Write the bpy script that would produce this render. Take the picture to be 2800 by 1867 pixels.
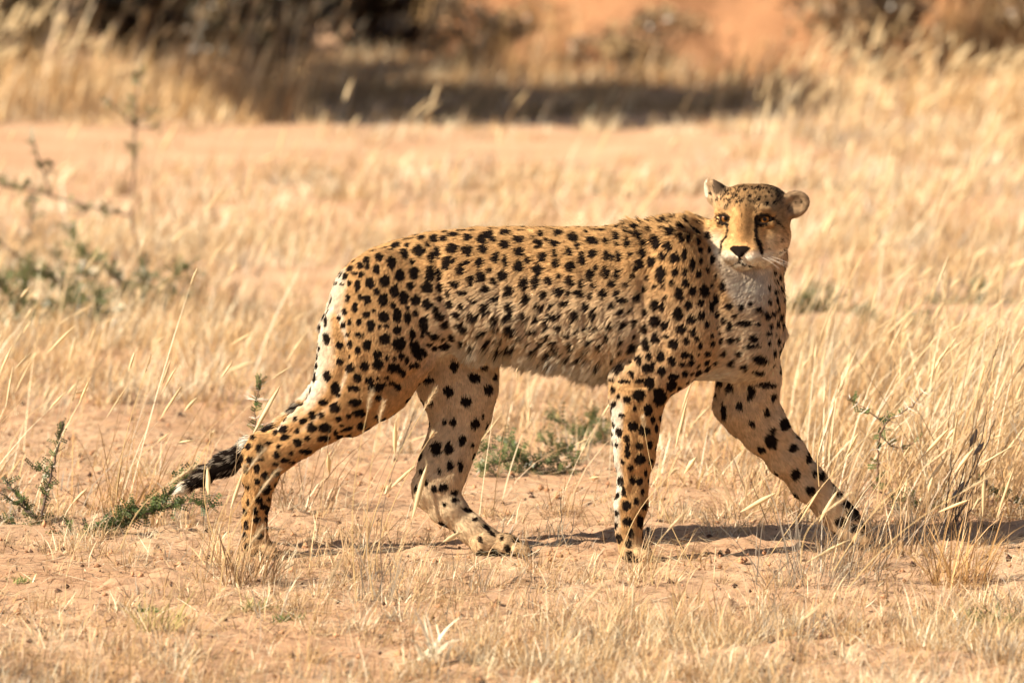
import bpy, math, random
import numpy as np
from mathutils import Vector, kdtree
rng = np.random.default_rng(7)
random.seed(7)
R = math.radians
scene = bpy.context.scene
col = scene.collection
for _o in list(bpy.data.objects):
    bpy.data.objects.remove(_o)

# ------------------------------------------------------------------ camera, sky, sun, exposure
CAM = np.array([0.0, -14.0, 1.6])
PITCH = R(4.51)
cam_d = bpy.data.cameras.new('camera')
cam = bpy.data.objects.new('camera', cam_d); col.objects.link(cam)
cam.location = CAM; cam.rotation_euler = (R(90) - PITCH, 0, 0)
cam_d.lens = 216.0; cam_d.sensor_width = 36.0; cam_d.clip_end = 3000; cam_d.clip_start = 0.1
cam_d.dof.use_dof = True; cam_d.dof.focus_distance = 13.98; cam_d.dof.aperture_fstop = 5.0
scene.camera = cam

SUN_EL, SUN_AZ = R(33), R(30)            # height; turn from the left (-X) towards the camera (-Y)
sdir = np.array([-math.cos(SUN_EL) * math.cos(SUN_AZ), -math.cos(SUN_EL) * math.sin(SUN_AZ), math.sin(SUN_EL)])
world = bpy.data.worlds.new('World'); scene.world = world; world.use_nodes = True
wn = world.node_tree; wn.nodes.clear()
sky = wn.nodes.new('ShaderNodeTexSky'); sky.sky_type = 'NISHITA'; sky.sun_disc = False
sky.sun_elevation = SUN_EL
sky.sun_rotation = math.atan2(sdir[0], sdir[1])
sky.dust_density = 2.0
bg = wn.nodes.new('ShaderNodeBackground'); bg.inputs['Strength'].default_value = 0.05
wo = wn.nodes.new('ShaderNodeOutputWorld')
wn.links.new(sky.outputs[0], bg.inputs[0]); wn.links.new(bg.outputs[0], wo.inputs[0])
sun_d = bpy.data.lights.new('sun', 'SUN'); sun_d.energy = 5.0; sun_d.angle = R(0.55); sun_d.color = (1.0, 0.885, 0.70)
sun = bpy.data.objects.new('sun', sun_d); col.objects.link(sun)
sun.rotation_euler = Vector(sdir).to_track_quat('Z', 'Y').to_euler()
scene.view_settings.view_transform = 'Standard'; scene.view_settings.look = 'None'
scene.view_settings.gamma = 1.0; scene.view_settings.use_curve_mapping = False
scene.view_settings.exposure = 1.22
scene.render.film_transparent = False
try:
    scene.cycles.use_denoising = True
    scene.cycles.max_bounces = 6; scene.cycles.diffuse_bounces = 3; scene.cycles.transparent_max_bounces = 4
    scene.cycles_curves.shape = 'RIBBONS'
except Exception:
    pass

# ------------------------------------------------------------------ from the photograph's measure to metres
FPX = 16800.0
FW = np.array([0, math.cos(PITCH), -math.sin(PITCH)]); UP = np.array([0, math.sin(PITCH), math.cos(PITCH)]); RT = np.array([1.0, 0, 0])
def P(px, py, Y):                        # 2800-wide measure, at distance Y
    d = FPX * FW + (px - 1400) * RT + (933.5 - py) * UP
    return CAM + d * ((Y + 14.0) / d[1])
def Q(x, y, Y):                          # 2352-wide measure (one unit is about one millimetre at the cat)
    return P(x / 0.84, y / 0.84, Y)
def G(px, py):                           # the ground point seen there
    d = FPX * FW + (px - 1400) * RT + (933.5 - py) * UP
    return CAM + d * (-CAM[2] / d[2])
def project(V):                          # world -> 2352-wide measure
    q = V - CAM
    z = q @ FW
    return 1176 + (FPX * .84) * (q @ RT) / z, 784.14 - (FPX * .84) * (q @ UP) / z

# ------------------------------------------------------------------ helpers
def smooth(a, b, x):
    t = np.clip((x - a) / (b - a), 0, 1); return t * t * (3 - 2 * t)
def vnoise(p, scale, seed=0):            # value noise, about -1..1
    p = np.asarray(p, dtype=np.float64) / scale + 1000.0 + seed * 17.31
    i = np.floor(p).astype(np.int64); f = p - i; f = f * f * (3 - 2 * f)
    D = p.shape[-1]
    def h(c):
        n = c[..., 0] * 73856093 ^ c[..., 1] * 19349663
        if D > 2: n = n ^ c[..., 2] * 83492791
        n = (n ^ (seed * 2654435761)) & 0xffffffff
        n = (n * 1103515245 + 12345) & 0xffffffff; n ^= n >> 15
        n = (n * 2246822519) & 0xffffffff; n ^= n >> 13
        return n / 4294967295.0 * 2 - 1
    out = 0
    for c in range(2 ** D):
        off = np.array([(c >> k) & 1 for k in range(D)])
        w = np.prod(np.where(off == 1, f, 1 - f), axis=-1)
        out = out + w * h(i + off)
    return out
def norm(v):
    return v / np.maximum(np.linalg.norm(v, axis=-1, keepdims=True), 1e-9)

def new_mesh(name, verts, quads=None, tris=None, mat=None, parent=None, colors=None, smooth_=True):
    me = bpy.data.meshes.new(name)
    verts = np.asarray(verts, dtype=np.float32).reshape(-1, 3)
    quads = np.zeros((0, 4), np.int32) if quads is None else np.asarray(quads, dtype=np.int32).reshape(-1, 4)
    tris = np.zeros((0, 3), np.int32) if tris is None else np.asarray(tris, dtype=np.int32).reshape(-1, 3)
    nq, nt = len(quads), len(tris)
    me.vertices.add(len(verts)); me.vertices.foreach_set('co', verts.ravel())
    me.loops.add(nq * 4 + nt * 3)
    me.loops.foreach_set('vertex_index', np.concatenate([quads.ravel(), tris.ravel()]).astype(np.int32))
    me.polygons.add(nq + nt)
    ls = np.concatenate([np.arange(nq) * 4, nq * 4 + np.arange(nt) * 3]).astype(np.int32)
    me.polygons.foreach_set('loop_start', ls)
    if smooth_: me.polygons.foreach_set('use_smooth', np.ones(nq + nt, dtype=bool))
    if colors is not None:
        a = me.color_attributes.new('col', 'FLOAT_COLOR', 'POINT')
        c = np.ones((len(verts), 4), np.float32); c[:, :3] = colors
        a.data.foreach_set('color', c.ravel())
    me.update(); me.validate()
    o = bpy.data.objects.new(name, me); col.objects.link(o)
    if mat is not None: me.materials.append(mat)
    if parent is not None: o.parent = parent
    return o
def tag(o, label=None, cat=None, group=None, kind=None):
    if label: o['label'] = label
    if cat: o['category'] = cat
    if group: o['group'] = group
    if kind: o['kind'] = kind
    return o
def put(o, base):                        # move the origin to BASE, keep the shape where it is
    base = np.array(base, dtype=float)
    me = o.data
    n = len(me.vertices); v = np.empty(n * 3, np.float32); me.vertices.foreach_get('co', v)
    v = v.reshape(-1, 3) - base.astype(np.float32); me.vertices.foreach_set('co', v.ravel()); me.update()
    o.location = base
    return o
def empty(name, loc):
    o = bpy.data.objects.new(name, None); col.objects.link(o); o.location = loc
    o.empty_display_size = .1
    return o

# ------------------------------------------------------------------ materials
def mat_new(name):
    m = bpy.data.materials.new(name); m.use_nodes = True
    nt = m.node_tree; nt.nodes.clear()
    out = nt.nodes.new('ShaderNodeOutputMaterial')
    return m, nt, out
def mat_attr_leaf(name, translucent=0.35, gloss=0.0, rough=0.5):
    m, nt, out = mat_new(name)
    at = nt.nodes.new('ShaderNodeAttribute'); at.attribute_name = 'col'
    d = nt.nodes.new('ShaderNodeBsdfDiffuse'); t = nt.nodes.new('ShaderNodeBsdfTranslucent')
    mx = nt.nodes.new('ShaderNodeMixShader'); mx.inputs[0].default_value = translucent
    L = nt.links.new
    L(at.outputs['Color'], d.inputs['Color']); L(at.outputs['Color'], t.inputs['Color'])
    L(d.outputs[0], mx.inputs[1]); L(t.outputs[0], mx.inputs[2])
    last = mx
    if gloss > 0:
        g = nt.nodes.new('ShaderNodeBsdfGlossy'); g.inputs['Roughness'].default_value = rough
        m2 = nt.nodes.new('ShaderNodeMixShader'); m2.inputs[0].default_value = gloss
        L(mx.outputs[0], m2.inputs[1]); L(g.outputs[0], m2.inputs[2]); last = m2
    L(last.outputs[0], out.inputs[0])
    return m
def mat_bark(name, c1, c2, scale=60):
    m, nt, out = mat_new(name); L = nt.links.new
    tc = nt.nodes.new('ShaderNodeTexCoord'); n = nt.nodes.new('ShaderNodeTexNoise'); n.inputs['Scale'].default_value = scale
    n.inputs['Detail'].default_value = 6
    r = nt.nodes.new('ShaderNodeValToRGB'); r.color_ramp.elements[0].position = .35; r.color_ramp.elements[1].position = .65
    r.color_ramp.elements[0].color = (*c1, 1); r.color_ramp.elements[1].color = (*c2, 1)
    b = nt.nodes.new('ShaderNodeBump'); b.inputs['Strength'].default_value = .6; b.inputs['Distance'].default_value = .004
    p = nt.nodes.new('ShaderNodeBsdfPrincipled'); p.inputs['Roughness'].default_value = .85
    L(tc.outputs['Object'], n.inputs['Vector']); L(n.outputs['Fac'], r.inputs[0]); L(r.outputs[0], p.inputs['Base Color'])
    L(n.outputs['Fac'], b.inputs['Height']); L(b.outputs[0], p.inputs['Normal']); L(p.outputs[0], out.inputs[0])
    return m
M_GRASS = mat_attr_leaf('dry_grass', 0.38, 0.03, .45)
M_LEAF = mat_attr_leaf('green_leaf', 0.3, 0.04, .4)
M_TWIG = mat_bark('twig', (.10, .055, .035), (.24, .15, .10))
M_DTWIG = mat_bark('dark_twig', (.06, .038, .03), (.15, .10, .075))
M_PALE = mat_bark('pale_twig', (.34, .22, .12), (.5, .36, .22))
M_TRUNK = mat_bark('trunk_bark', (.045, .032, .025), (.13, .095, .07), 14)
M_THORN = mat_bark('thorn', (.62, .5, .4), (.75, .66, .56), 90)

def mat_sand(name, c_dark, c_mid, c_light, sc=1.0):
    m, nt, out = mat_new(name); L = nt.links.new
    tc = nt.nodes.new('ShaderNodeTexCoord')
    def noise(scale, detail, rough=.6):
        n = nt.nodes.new('ShaderNodeTexNoise'); n.inputs['Scale'].default_value = scale * sc
        n.inputs['Detail'].default_value = detail; n.inputs['Roughness'].default_value = rough
        L(tc.outputs['Object'], n.inputs['Vector']); return n
    n1 = noise(1.3, 5); n2 = noise(22, 8, .7); n3 = noise(240, 4, .7)
    r1 = nt.nodes.new('ShaderNodeValToRGB')
    e = r1.color_ramp.elements; e[0].position = .36; e[0].color = (*c_mid, 1); e[1].position = .66; e[1].color = (*c_light, 1)
    L(n1.outputs['Fac'], r1.inputs[0])
    r2 = nt.nodes.new('ShaderNodeValToRGB')
    e = r2.color_ramp.elements; e[0].position = .30; e[0].color = (1, 1, 1, 1); e[1].position = .46; e[1].color = (0, 0, 0, 1)
    L(n2.outputs['Fac'], r2.inputs[0])
    mx = nt.nodes.new('ShaderNodeMixRGB'); mx.inputs[2].default_value = (*c_dark, 1)
    L(r2.outputs[0], mx.inputs[0]); L(r1.outputs[0], mx.inputs[1])
    m3 = nt.nodes.new('ShaderNodeMixRGB'); m3.blend_type = 'OVERLAY'; m3.inputs[0].default_value = .35
    L(mx.outputs[0], m3.inputs[1]); L(n3.outputs['Fac'], m3.inputs[2])
    ad = nt.nodes.new('ShaderNodeMath'); ad.operation = 'MULTIPLY_ADD'; ad.inputs[1].default_value = .35
    L(n3.outputs['Fac'], ad.inputs[0]); L(n2.outputs['Fac'], ad.inputs[2])
    b = nt.nodes.new('ShaderNodeBump'); b.inputs['Strength'].default_value = .9; b.inputs['Distance'].default_value = .012 / sc
    L(ad.outputs[0], b.inputs['Height'])
    p = nt.nodes.new('ShaderNodeBsdfDiffuse'); p.inputs['Roughness'].default_value = .6
    L(m3.outputs[0], p.inputs['Color']); L(b.outputs[0], p.inputs['Normal']); L(p.outputs[0], out.inputs[0])
    return m
M_SAND = mat_sand('red_sand', (.20, .10, .052), (.44, .265, .16), (.53, .35, .225))
M_MOUND = mat_sand('orange_earth', (.12, .06, .032), (.33, .16, .08), (.42, .22, .115), .35)
# ------------------------------------------------------------------ ground: one sheet to the horizon, fine near the cat
def axis(parts):
    a = []
    for lo, hi, n in parts: a.append(np.linspace(lo, hi, n, endpoint=False))
    return np.concatenate(a + [np.array([parts[-1][1]])])
gx = axis([(-1500, -60, 8), (-60, -10, 14), (-10, -2.2, 40), (-2.2, 2.2, 290), (2.2, 10, 40), (10, 60, 14), (60, 1500, 8)])
gy = axis([(-120, -20, 6), (-20, -3.6, 30), (-3.6, 3.4, 430), (3.4, 14, 200), (14, 60, 200), (60, 120, 20), (120, 1800, 10)])
GX, GY = np.meshgrid(gx, gy, indexing='ij')
def ground_h(x, y):
    p = np.stack([x, y], -1)
    h = .030 * vnoise(p, 1.9, 1) + .016 * vnoise(p, .45, 2)
    near = np.exp(-((x - .15) / 1.5) ** 2 - ((y + .0) / .55) ** 2)       # level where the cat treads
    h = h * (1 - .93 * near)
    h = h + .10 * vnoise(p, 14.0, 5) * smooth(6, 16, y)
    return h
def ground_fine(x, y):
    p = np.stack([x, y], -1)
    n = vnoise(p, .055, 3); m = vnoise(p, .021, 4); c = vnoise(p, .11, 6)
    return .0060 * n + .0046 * m + .018 * np.clip(c - .25, 0, 1) * (1 + .8 * m)
H = ground_h(GX, GY) + ground_fine(GX, GY) * ((np.abs(GX) < 2.3) & (GY > -4) & (GY < 8))
nx_, ny_ = GX.shape
ids = np.arange(nx_ * ny_).reshape(nx_, ny_)
q = np.stack([ids[:-1, :-1], ids[1:, :-1], ids[1:, 1:], ids[:-1, 1:]], -1).reshape(-1, 4)
tag(new_mesh('ground', np.stack([GX, GY, H], -1), q, mat=M_SAND), 'open reddish sand floor of the dry savanna', kind='structure')

# bank of orange earth beyond the shaded strip
mx_ = np.linspace(-1.2, 12, 150); my_ = np.linspace(27.6, 50, 150)
MX, MY = np.meshgrid(mx_, my_, indexing='ij')
pp = np.stack([MX, MY], -1)
front = 28.9 + .6 * vnoise(pp[..., :1].repeat(2, -1), 1.7, 3)
rise = smooth(0, 1, (MY - front) / 4.6)
side = smooth(-.9, 1.3, MX + .35 * vnoise(pp, .6, 12))
MH = 2.7 * rise ** 1.2 * side + (.16 * vnoise(pp, 1.0, 8) + .30 * np.abs(vnoise(pp, .42, 9)) + .12 * vnoise(pp, .16, 10)) * np.sqrt(rise) * side - .06 + ground_h(MX, MY) * (1 - rise)
ids = np.arange(MX.size).reshape(MX.shape)
q = np.stack([ids[:-1, :-1], ids[1:, :-1], ids[1:, 1:], ids[:-1, 1:]], -1).reshape(-1, 4)
tag(new_mesh('earth_mound', np.stack([MX, MY, MH], -1), q, mat=M_MOUND), 'bank of lumpy orange earth rising behind the grass', kind='structure')
# ------------------------------------------------------------------ cheetah: one continuous body grown from a distance field
mm = .001
class Prim:
    pass
prims = []
def add(sdf, lo, hi, k, flow, fl, zone, sub=False):
    p = Prim(); p.sdf = sdf; p.lo = np.array(lo); p.hi = np.array(hi); p.k = k; p.flow = np.array(flow, float); p.fl = fl; p.zone = zone; p.sub = sub
    prims.append(p); return p
def seg(a, b, ra, rb, ky, k, fl, zone, flow=None):
    a = np.array(a); b = np.array(b); ba = b - a; L2 = ba @ ba
    m = max(ra, rb)
    def f(x, y, z):
        t = np.clip(((x - a[0]) * ba[0] + (y - a[1]) * ba[1] + (z - a[2]) * ba[2]) / L2, 0, 1)
        d = np.sqrt((x - a[0] - t * ba[0]) ** 2 + ((y - a[1] - t * ba[1]) / ky) ** 2 + (z - a[2] - t * ba[2]) ** 2)
        return d - (ra + t * (rb - ra))
    add(f, np.minimum(a, b) - m, np.maximum(a, b) + m, k, norm(ba) if flow is None else flow, fl, zone)
def chain(pts, ky, k, fl, zone, flow=None):
    w = [(Q(x, y, Y), r * mm) for x, y, r, Y in pts]
    for (a, ra), (b, rb) in zip(w[:-1], w[1:]): seg(a, b, ra, rb, ky, k, fl, zone, flow)
def ell(c, r, k, flow, fl, zone, rot=None, sub=False):
    c = np.array(c); r = np.array(r) ; Rm = np.eye(3) if rot is None else np.array(rot)   # rows: local axes
    def f(x, y, z):
        dx, dy, dz = x - c[0], y - c[1], z - c[2]
        q0 = (Rm[0, 0] * dx + Rm[0, 1] * dy + Rm[0, 2] * dz); q1 = (Rm[1, 0] * dx + Rm[1, 1] * dy + Rm[1, 2] * dz); q2 = (Rm[2, 0] * dx + Rm[2, 1] * dy + Rm[2, 2] * dz)
        k0 = np.sqrt((q0 / r[0]) ** 2 + (q1 / r[1]) ** 2 + (q2 / r[2]) ** 2) + 1e-9
        k1 = np.sqrt((q0 / r[0] ** 2) ** 2 + (q1 / r[1] ** 2) ** 2 + (q2 / r[2] ** 2) ** 2) + 1e-9
        return k0 * (k0 - 1) / k1
    m = r.max()
    add(f, c - m, c + m, k, flow, fl, zone, sub)

# torso: elliptical sections along the spine (x, top, bottom, half width)
T = np.array([
 (752, 735, 775, 8), (762, 676, 800, 40), (778, 642, 815, 66), (800, 612, 830, 84), (850, 577, 835, 104), (920, 553, 832, 116), (1000, 536, 816, 121), (1080, 530, 796, 118),
 (1150, 529, 797, 121), (1250, 528, 815, 127), (1350, 528, 838, 132), (1440, 525, 850, 131), (1530, 512, 862, 122), (1600, 510, 868, 112),
 (1680, 555, 868, 104), (1735, 615, 862, 88), (1765, 672, 848, 66), (1782, 735, 800, 12)], float)
xs = np.linspace(752, 1782, 240)
T2 = np.stack([np.interp(xs, T[:, 0], T[:, i]) for i in (1, 2, 3)], -1)
ker = np.hanning(13); ker /= ker.sum()
T2s = np.stack([np.convolve(np.pad(T2[:, i], 6, 'edge'), ker, 'valid') for i in range(3)], -1)
wx = np.array([Q(x, 700, 0)[0] for x in xs])
wtop = np.array([Q(1176, t, 0)[2] for t in T2s[:, 0]]); wbot = np.array([Q(1176, b, 0)[2] for b in T2s[:, 1]]); wwid = T2s[:, 2] * mm
def torso(x, y, z):
    t = np.interp(x.ravel(), wx, wtop).reshape(x.shape); b = np.interp(x.ravel(), wx, wbot).reshape(x.shape); w = np.interp(x.ravel(), wx, wwid).reshape(x.shape)
    zc, hz = (t + b) / 2, np.maximum((t - b) / 2, .004)
    u = (z - zc) / hz
    w = w * (1 - .16 * np.clip(u, -1, 1))                                     # a little narrower along the spine
    k0 = (np.abs(y / w) ** 2.2 + np.abs(u) ** 2.2) ** (1 / 2.2)
    d = (k0 - 1) * np.minimum(hz, w)
    ox = np.maximum(np.maximum(wx[0] - x, x - wx[-1]), 0)
    return np.sqrt(np.maximum(d, 0) ** 2 + ox ** 2) + np.minimum(d, 0)
add(torso, (wx[0], -.135, wbot.min()), (wx[-1], .135, wtop.max()), .012, (-.9, 0, -.42), .017, 'torso')
# neck and throat
chain([(1560, 622, 90, .01), (1650, 606, 80, .03), (1722, 580, 72, .045)], .84, .045, .024, 'neck', (-.35, .15, -.92))
chain([(1730, 600, 60, .02), (1722, 690, 63, .012), (1712, 780, 68, .0)], 1.0, .04, .020, 'throat', (-.1, 0, -1))
# shoulders
ell(Q(1560, 680, -.072), (.085, .062, .15), .025, (-.35, 0, -.93), .012, 'shoulder')
ell(Q(1690, 715, .05), (.085, .06, .14), .04, (-.2, 0, -1), .012, 'shoulder')
chain([(1590, 760, 78, -.075), (1520, 830, 68, -.085), (1480, 868, 60, -.088)], .72, .03, .009, 'near_fore', (-.35, 0, -.94))
chain([(1484, 862, 60, -.088), (1474, 900, 56, -.086), (1464, 945, 51, -.085), (1458, 1000, 47, -.084), (1457, 1050, 41, -.083), (1454, 1112, 32, -.082), (1449, 1160, 33, -.082), (1446, 1200, 26, -.082), (1447, 1228, 25, -.082), (1452, 1258, 27, -.082)], .8, .018, .007, 'near_fore')
chain([(1424, 868, 18, -.085), (1426, 905, 20, -.085), (1430, 950, 16, -.085)], .8, .02, .012, 'near_fore')
chain([(1452, 1262, 25, -.082), (1474, 1268, 20, -.082)], 1.1, .016, .006, 'near_paw', (1, 0, -.3))
chain([(1725, 790, 66, .06), (1724, 870, 60, .072), (1716, 930, 58, .075), (1756, 985, 48, .085), (1808, 1047, 40, .10), (1858, 1108, 34, .115), (1905, 1158, 29, .125), (1940, 1195, 28, .13), (1958, 1222, 27, .13)], .85, .03, .010, 'far_fore')
chain([(1690, 890, 34, .07), (1684, 930, 28, .075), (1700, 965, 22, .08)], .8, .03, .022, 'far_fore')
chain([(1958, 1226, 24, .13), (1978, 1236, 19, .13)], 1.15, .016, .006, 'far_paw', (1, 0, -.3))
# near hind leg
ell(Q(880, 720, -.068), (.118, .066, .142), .022, (-.45, 0, -.9), .009, 'near_hind')
chain([(880, 700, 108, -.055), (858, 790, 120, -.066), (826, 862, 101, -.07), (792, 912, 77, -.07), (740, 962, 53, -.06), (690, 1000, 45, -.05), (640, 1033, 42, -.042), (614, 1042, 38, -.04)], .64, .018, .009, 'near_hind')
chain([(930, 800, 70, -.06), (870, 880, 62, -.066), (800, 940, 48, -.066)], .6, .04, .009, 'near_hind')
chain([(594, 1016, 20, -.04), (580, 1048, 18, -.038), (570, 1100, 14, -.03)], 1.0, .025, .008, 'near_hind')
chain([(618, 1056, 36, -.038), (600, 1098, 31, -.03), (588, 1150, 26, -.02), (584, 1200, 24, -.012), (586, 1236, 25, -.008), (592, 1254, 24, -.005)], .9, .018, .007, 'near_hind')
chain([(590, 1254, 23, -.005), (612, 1262, 18, -.005)], 1.2, .016, .006, 'near_paw', (1, 0, -.3))
# far hind leg
chain([(1000, 700, 100, .06), (1040, 790, 96, .07), (1047, 860, 86, .072), (1056, 905, 77, .068), (1056, 945, 61, .062), (1048, 985, 50, .056), (1036, 1022, 49, .05), (1022, 1062, 48, .044), (1010, 1098, 46, .04), (1000, 1118, 42, .038)], .72, .03, .010, 'far_hind')
chain([(966, 1112, 17, .038), (978, 1140, 18, .036), (1005, 1172, 17, .033)], 1, .02, .008, 'far_hind')
chain([(998, 1122, 40, .038), (1030, 1166, 34, .032), (1078, 1212, 29, .025), (1112, 1240, 29, .02)], .9, .018, .007, 'far_hind')
chain([(1110, 1246, 27, .02), (1160, 1252, 24, .018), (1196, 1260, 17, .016)], 1.15, .016, .006, 'far_paw', (1, 0, -.3))
for (x, y, Yc) in ((1474, 1270, -.082), (1978, 1238, .13), (612, 1262, -.005), (1196, 1260, .016)):      # toes
    for s in (-1.5, -.5, .5, 1.5):
        fx = 15 - 4 * abs(s)
        a = Q(x - 8, y - 1, Yc + s * .016); b = Q(x + fx, y + 5, Yc + s * .0175)
        seg(a, b, .0128, .0112, 1, .0025, .0035, 'toe', (1, 0, -.25))
# tail, on the far side of the near hind leg
tail_pts = [(815, 660, 30, .01), (795, 740, 24, .03), (778, 820, 20, .05), (735, 905, 19, .06), (662, 978, 20, .06), (580, 1030, 21, .055), (520, 1062, 18, .055), (470, 1091, 12, .05), (430, 1116, 6, .045), (404, 1132, 2, .04)]
chain(tail_pts, 1, .02, .019, 'tail')
# head: local frame turned a little towards the left
TH = R(17)
HO = Q(1727, 520, -.01)
hR = np.array([math.cos(TH), -math.sin(TH), 0]); hB = np.array([math.sin(TH), math.cos(TH), 0]); hU = np.array([0, 0, 1.0])
HM = np.stack([hR, hB, hU])
def HL(x, y, z): return HO + mm * (x * hR + y * hB + z * hU)
def hd(v): return v[0] * hR + v[1] * hB + v[2] * hU
def hell(c, r, k, flow=(0, .6, .5), fl=.006, zone='head', rot=None, sub=False):
    ell(HL(*c), np.array(r) * mm, k * mm, hd(flow), fl, zone, HM if rot is None else np.array(rot) @ HM, sub)
def hseg(a, b, ra, rb, k, flow=(0, .5, .8), fl=.004, zone='head', ky=1):
    seg(HL(*a), HL(*b), ra * mm, rb * mm, ky, k * mm, fl, zone, hd(flow))
hell((0, 6, 12), (77, 88, 78), 20, (0, .75, .65), .010)
for s in (-1, 1): hell((s * 34, 24, 50), (38, 52, 34), 30, (s * .4, .75, .55), .011)
for s in (-1, 1):
    hell((s * 46, -14, -23), (42, 56, 46), 22, (s * .7, .6, -.4), .013, 'cheek')
    hell((s * 34, -44, -52), (32, 38, 34), 18, (s * .7, .5, -.5), .009, 'cheek')
    hell((s * 36, -66, 44), (29, 16, 11), 12, (s * .5, .3, .8), .005)
    hell((s * 21, -84, -57), (23, 21, 20), 14, (s * .75, .5, -.2), .004, 'muzzle')
    hseg((s * 26, -74, 8), (s * 28, -76, -35), 13, 16, 14, (s * .5, .5, -.5), .004)
hell((0, -62, -46), (46, 42, 33), 14, (0, .7, -.3), .004, 'muzzle')
hseg((0, -72, 44), (0, -84, -30), 22, 19, 14)
hell((0, -70, -78), (26, 22, 15), 10, (0, .4, -.9), .006, 'chin')
hell((0, -103, -46), (21, 10, 11), 5, (0, .5, .8), .0, 'nose')
hell((0, -108, -58), (6, 8, 9), 4, (0, .5, .8), .0, 'nose')
for s in (-1, 1):                                            # orbits and lids
    hell((s * 46, -80, 22), (17, 15, 11), 5, sub=True)
    hseg((s * 27, -77, 30), (s * 64, -60, 35), 9, 8, 4, (s * .5, .3, .8), .003)
    hseg((s * 30, -75, 7), (s * 62, -62, 11), 7, 6, 4, (s * .5, .4, -.6), .003)
def ear(c, out, nrm, ro, rw, th, base):
    out = np.array(out, float); out /= np.linalg.norm(out); nrm = np.array(nrm, float); nrm -= out * (nrm @ out); nrm /= np.linalg.norm(nrm)
    w = np.cross(nrm, out)
    rot = np.stack([out, w, nrm])
    hell(c, (ro, rw, th), 9, tuple(out), .008, 'ear', rot)
    hseg(base, tuple(np.array(c) - nrm * 13 - out * ro * .35), 25, 20, 18, tuple(out), .011, 'earback')
    c2 = np.array(c) + nrm * (th * 1.12) + out * 5
    hell(c2, (ro * .78, rw * .8, th * 1.1), 3, tuple(out), .003, 'ear', rot, sub=True)
ear((95, 14, 51), (.86, .05, .40), (.30, -.95, .0), 34, 28, 12, (66, 22, 38))
ear((-93, 12, 76), (-.42, .0, .9), (-.62, -.75, .1), 29, 23, 12, (-62, 12, 48))

hh = .0031
lo = np.min([p.lo for p in prims], 0) - .03; hi = np.max([p.hi for p in prims], 0) + .03
nn = np.ceil((hi - lo) / hh).astype(int) + 1
ax = [(lo[i] + hh * np.arange(nn[i])).astype(np.float32) for i in range(3)]
F = np.full(nn, .06, np.float32)
for p in prims:
    mrg = p.k + .014
    a = np.maximum(np.floor((p.lo - mrg - lo) / hh).astype(int), 0); b = np.minimum(np.ceil((p.hi + mrg - lo) / hh).astype(int) + 1, nn)
    X = ax[0][a[0]:b[0]][:, None, None]; Yg = ax[1][a[1]:b[1]][None, :, None]; Z = ax[2][a[2]:b[2]][None, None, :]
    d = np.asarray(p.sdf(X, Yg, Z), dtype=np.float32)
    blk = F[a[0]:b[0], a[1]:b[1], a[2]:b[2]]
    if p.sub:
        d = -d
        h_ = np.clip(.5 - .5 * (blk - d) / p.k, 0, 1)
        F[a[0]:b[0], a[1]:b[1], a[2]:b[2]] = blk * (1 - h_) + d * h_ + p.k * h_ * (1 - h_)
    else:
        h_ = np.clip(.5 + .5 * (blk - d) / p.k, 0, 1)
        F[a[0]:b[0], a[1]:b[1], a[2]:b[2]] = blk * (1 - h_) + d * h_ - p.k * h_ * (1 - h_)

def surface_nets(F, lo, h):
    S = F < 0
    c = np.zeros(tuple(s - 1 for s in F.shape), np.int8)
    for dx in (0, 1):
        for dy in (0, 1):
            for dz in (0, 1):
                c += S[dx:F.shape[0] - 1 + dx, dy:F.shape[1] - 1 + dy, dz:F.shape[2] - 1 + dz]
    act = np.argwhere((c > 0) & (c < 8))
    idm = np.full(c.shape, -1, np.int32); idm[tuple(act.T)] = np.arange(len(act))
    corners = [(i & 1, (i >> 1) & 1, (i >> 2) & 1) for i in range(8)]
    vals = np.stack([F[act[:, 0] + a, act[:, 1] + b, act[:, 2] + d] for a, b, d in corners], -1)
    acc = np.zeros((len(act), 3)); cnt = np.zeros(len(act))
    for i in range(8):
        for bit in (1, 2, 4):
            if i & bit: continue
            j = i | bit
            m = (vals[:, i] < 0) != (vals[:, j] < 0)
            t = vals[:, i] / np.where(m, vals[:, i] - vals[:, j], 1)
            pi, pj = np.array(corners[i]), np.array(corners[j])
            acc += np.where(m[:, None], pi + t[:, None] * (pj - pi), 0); cnt += m
    V = (act + acc / cnt[:, None]) * h + lo
    quads = []
    for axn in range(3):
        u, v = (axn + 1) % 3, (axn + 2) % 3
        sl0 = [slice(None)] * 3; sl1 = [slice(None)] * 3
        sl0[axn] = slice(0, -1); sl1[axn] = slice(1, None)
        e = np.argwhere(S[tuple(sl0)] != S[tuple(sl1)])
        e = e[(e[:, u] > 0) & (e[:, v] > 0) & (e[:, u] < F.shape[u] - 1) & (e[:, v] < F.shape[v] - 1)]
        s0 = S[tuple(e.T)]
        def g(du, dv):
            w = e.copy(); w[:, u] -= du; w[:, v] -= dv
            return idm[tuple(w.T)]
        qd = np.stack([g(1, 1), g(0, 1), g(0, 0), g(1, 0)], -1)
        qd[~s0] = qd[~s0][:, ::-1]
        quads.append(qd)
    return V, np.concatenate(quads)
V, QD = surface_nets(F, lo, hh)
del F
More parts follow.
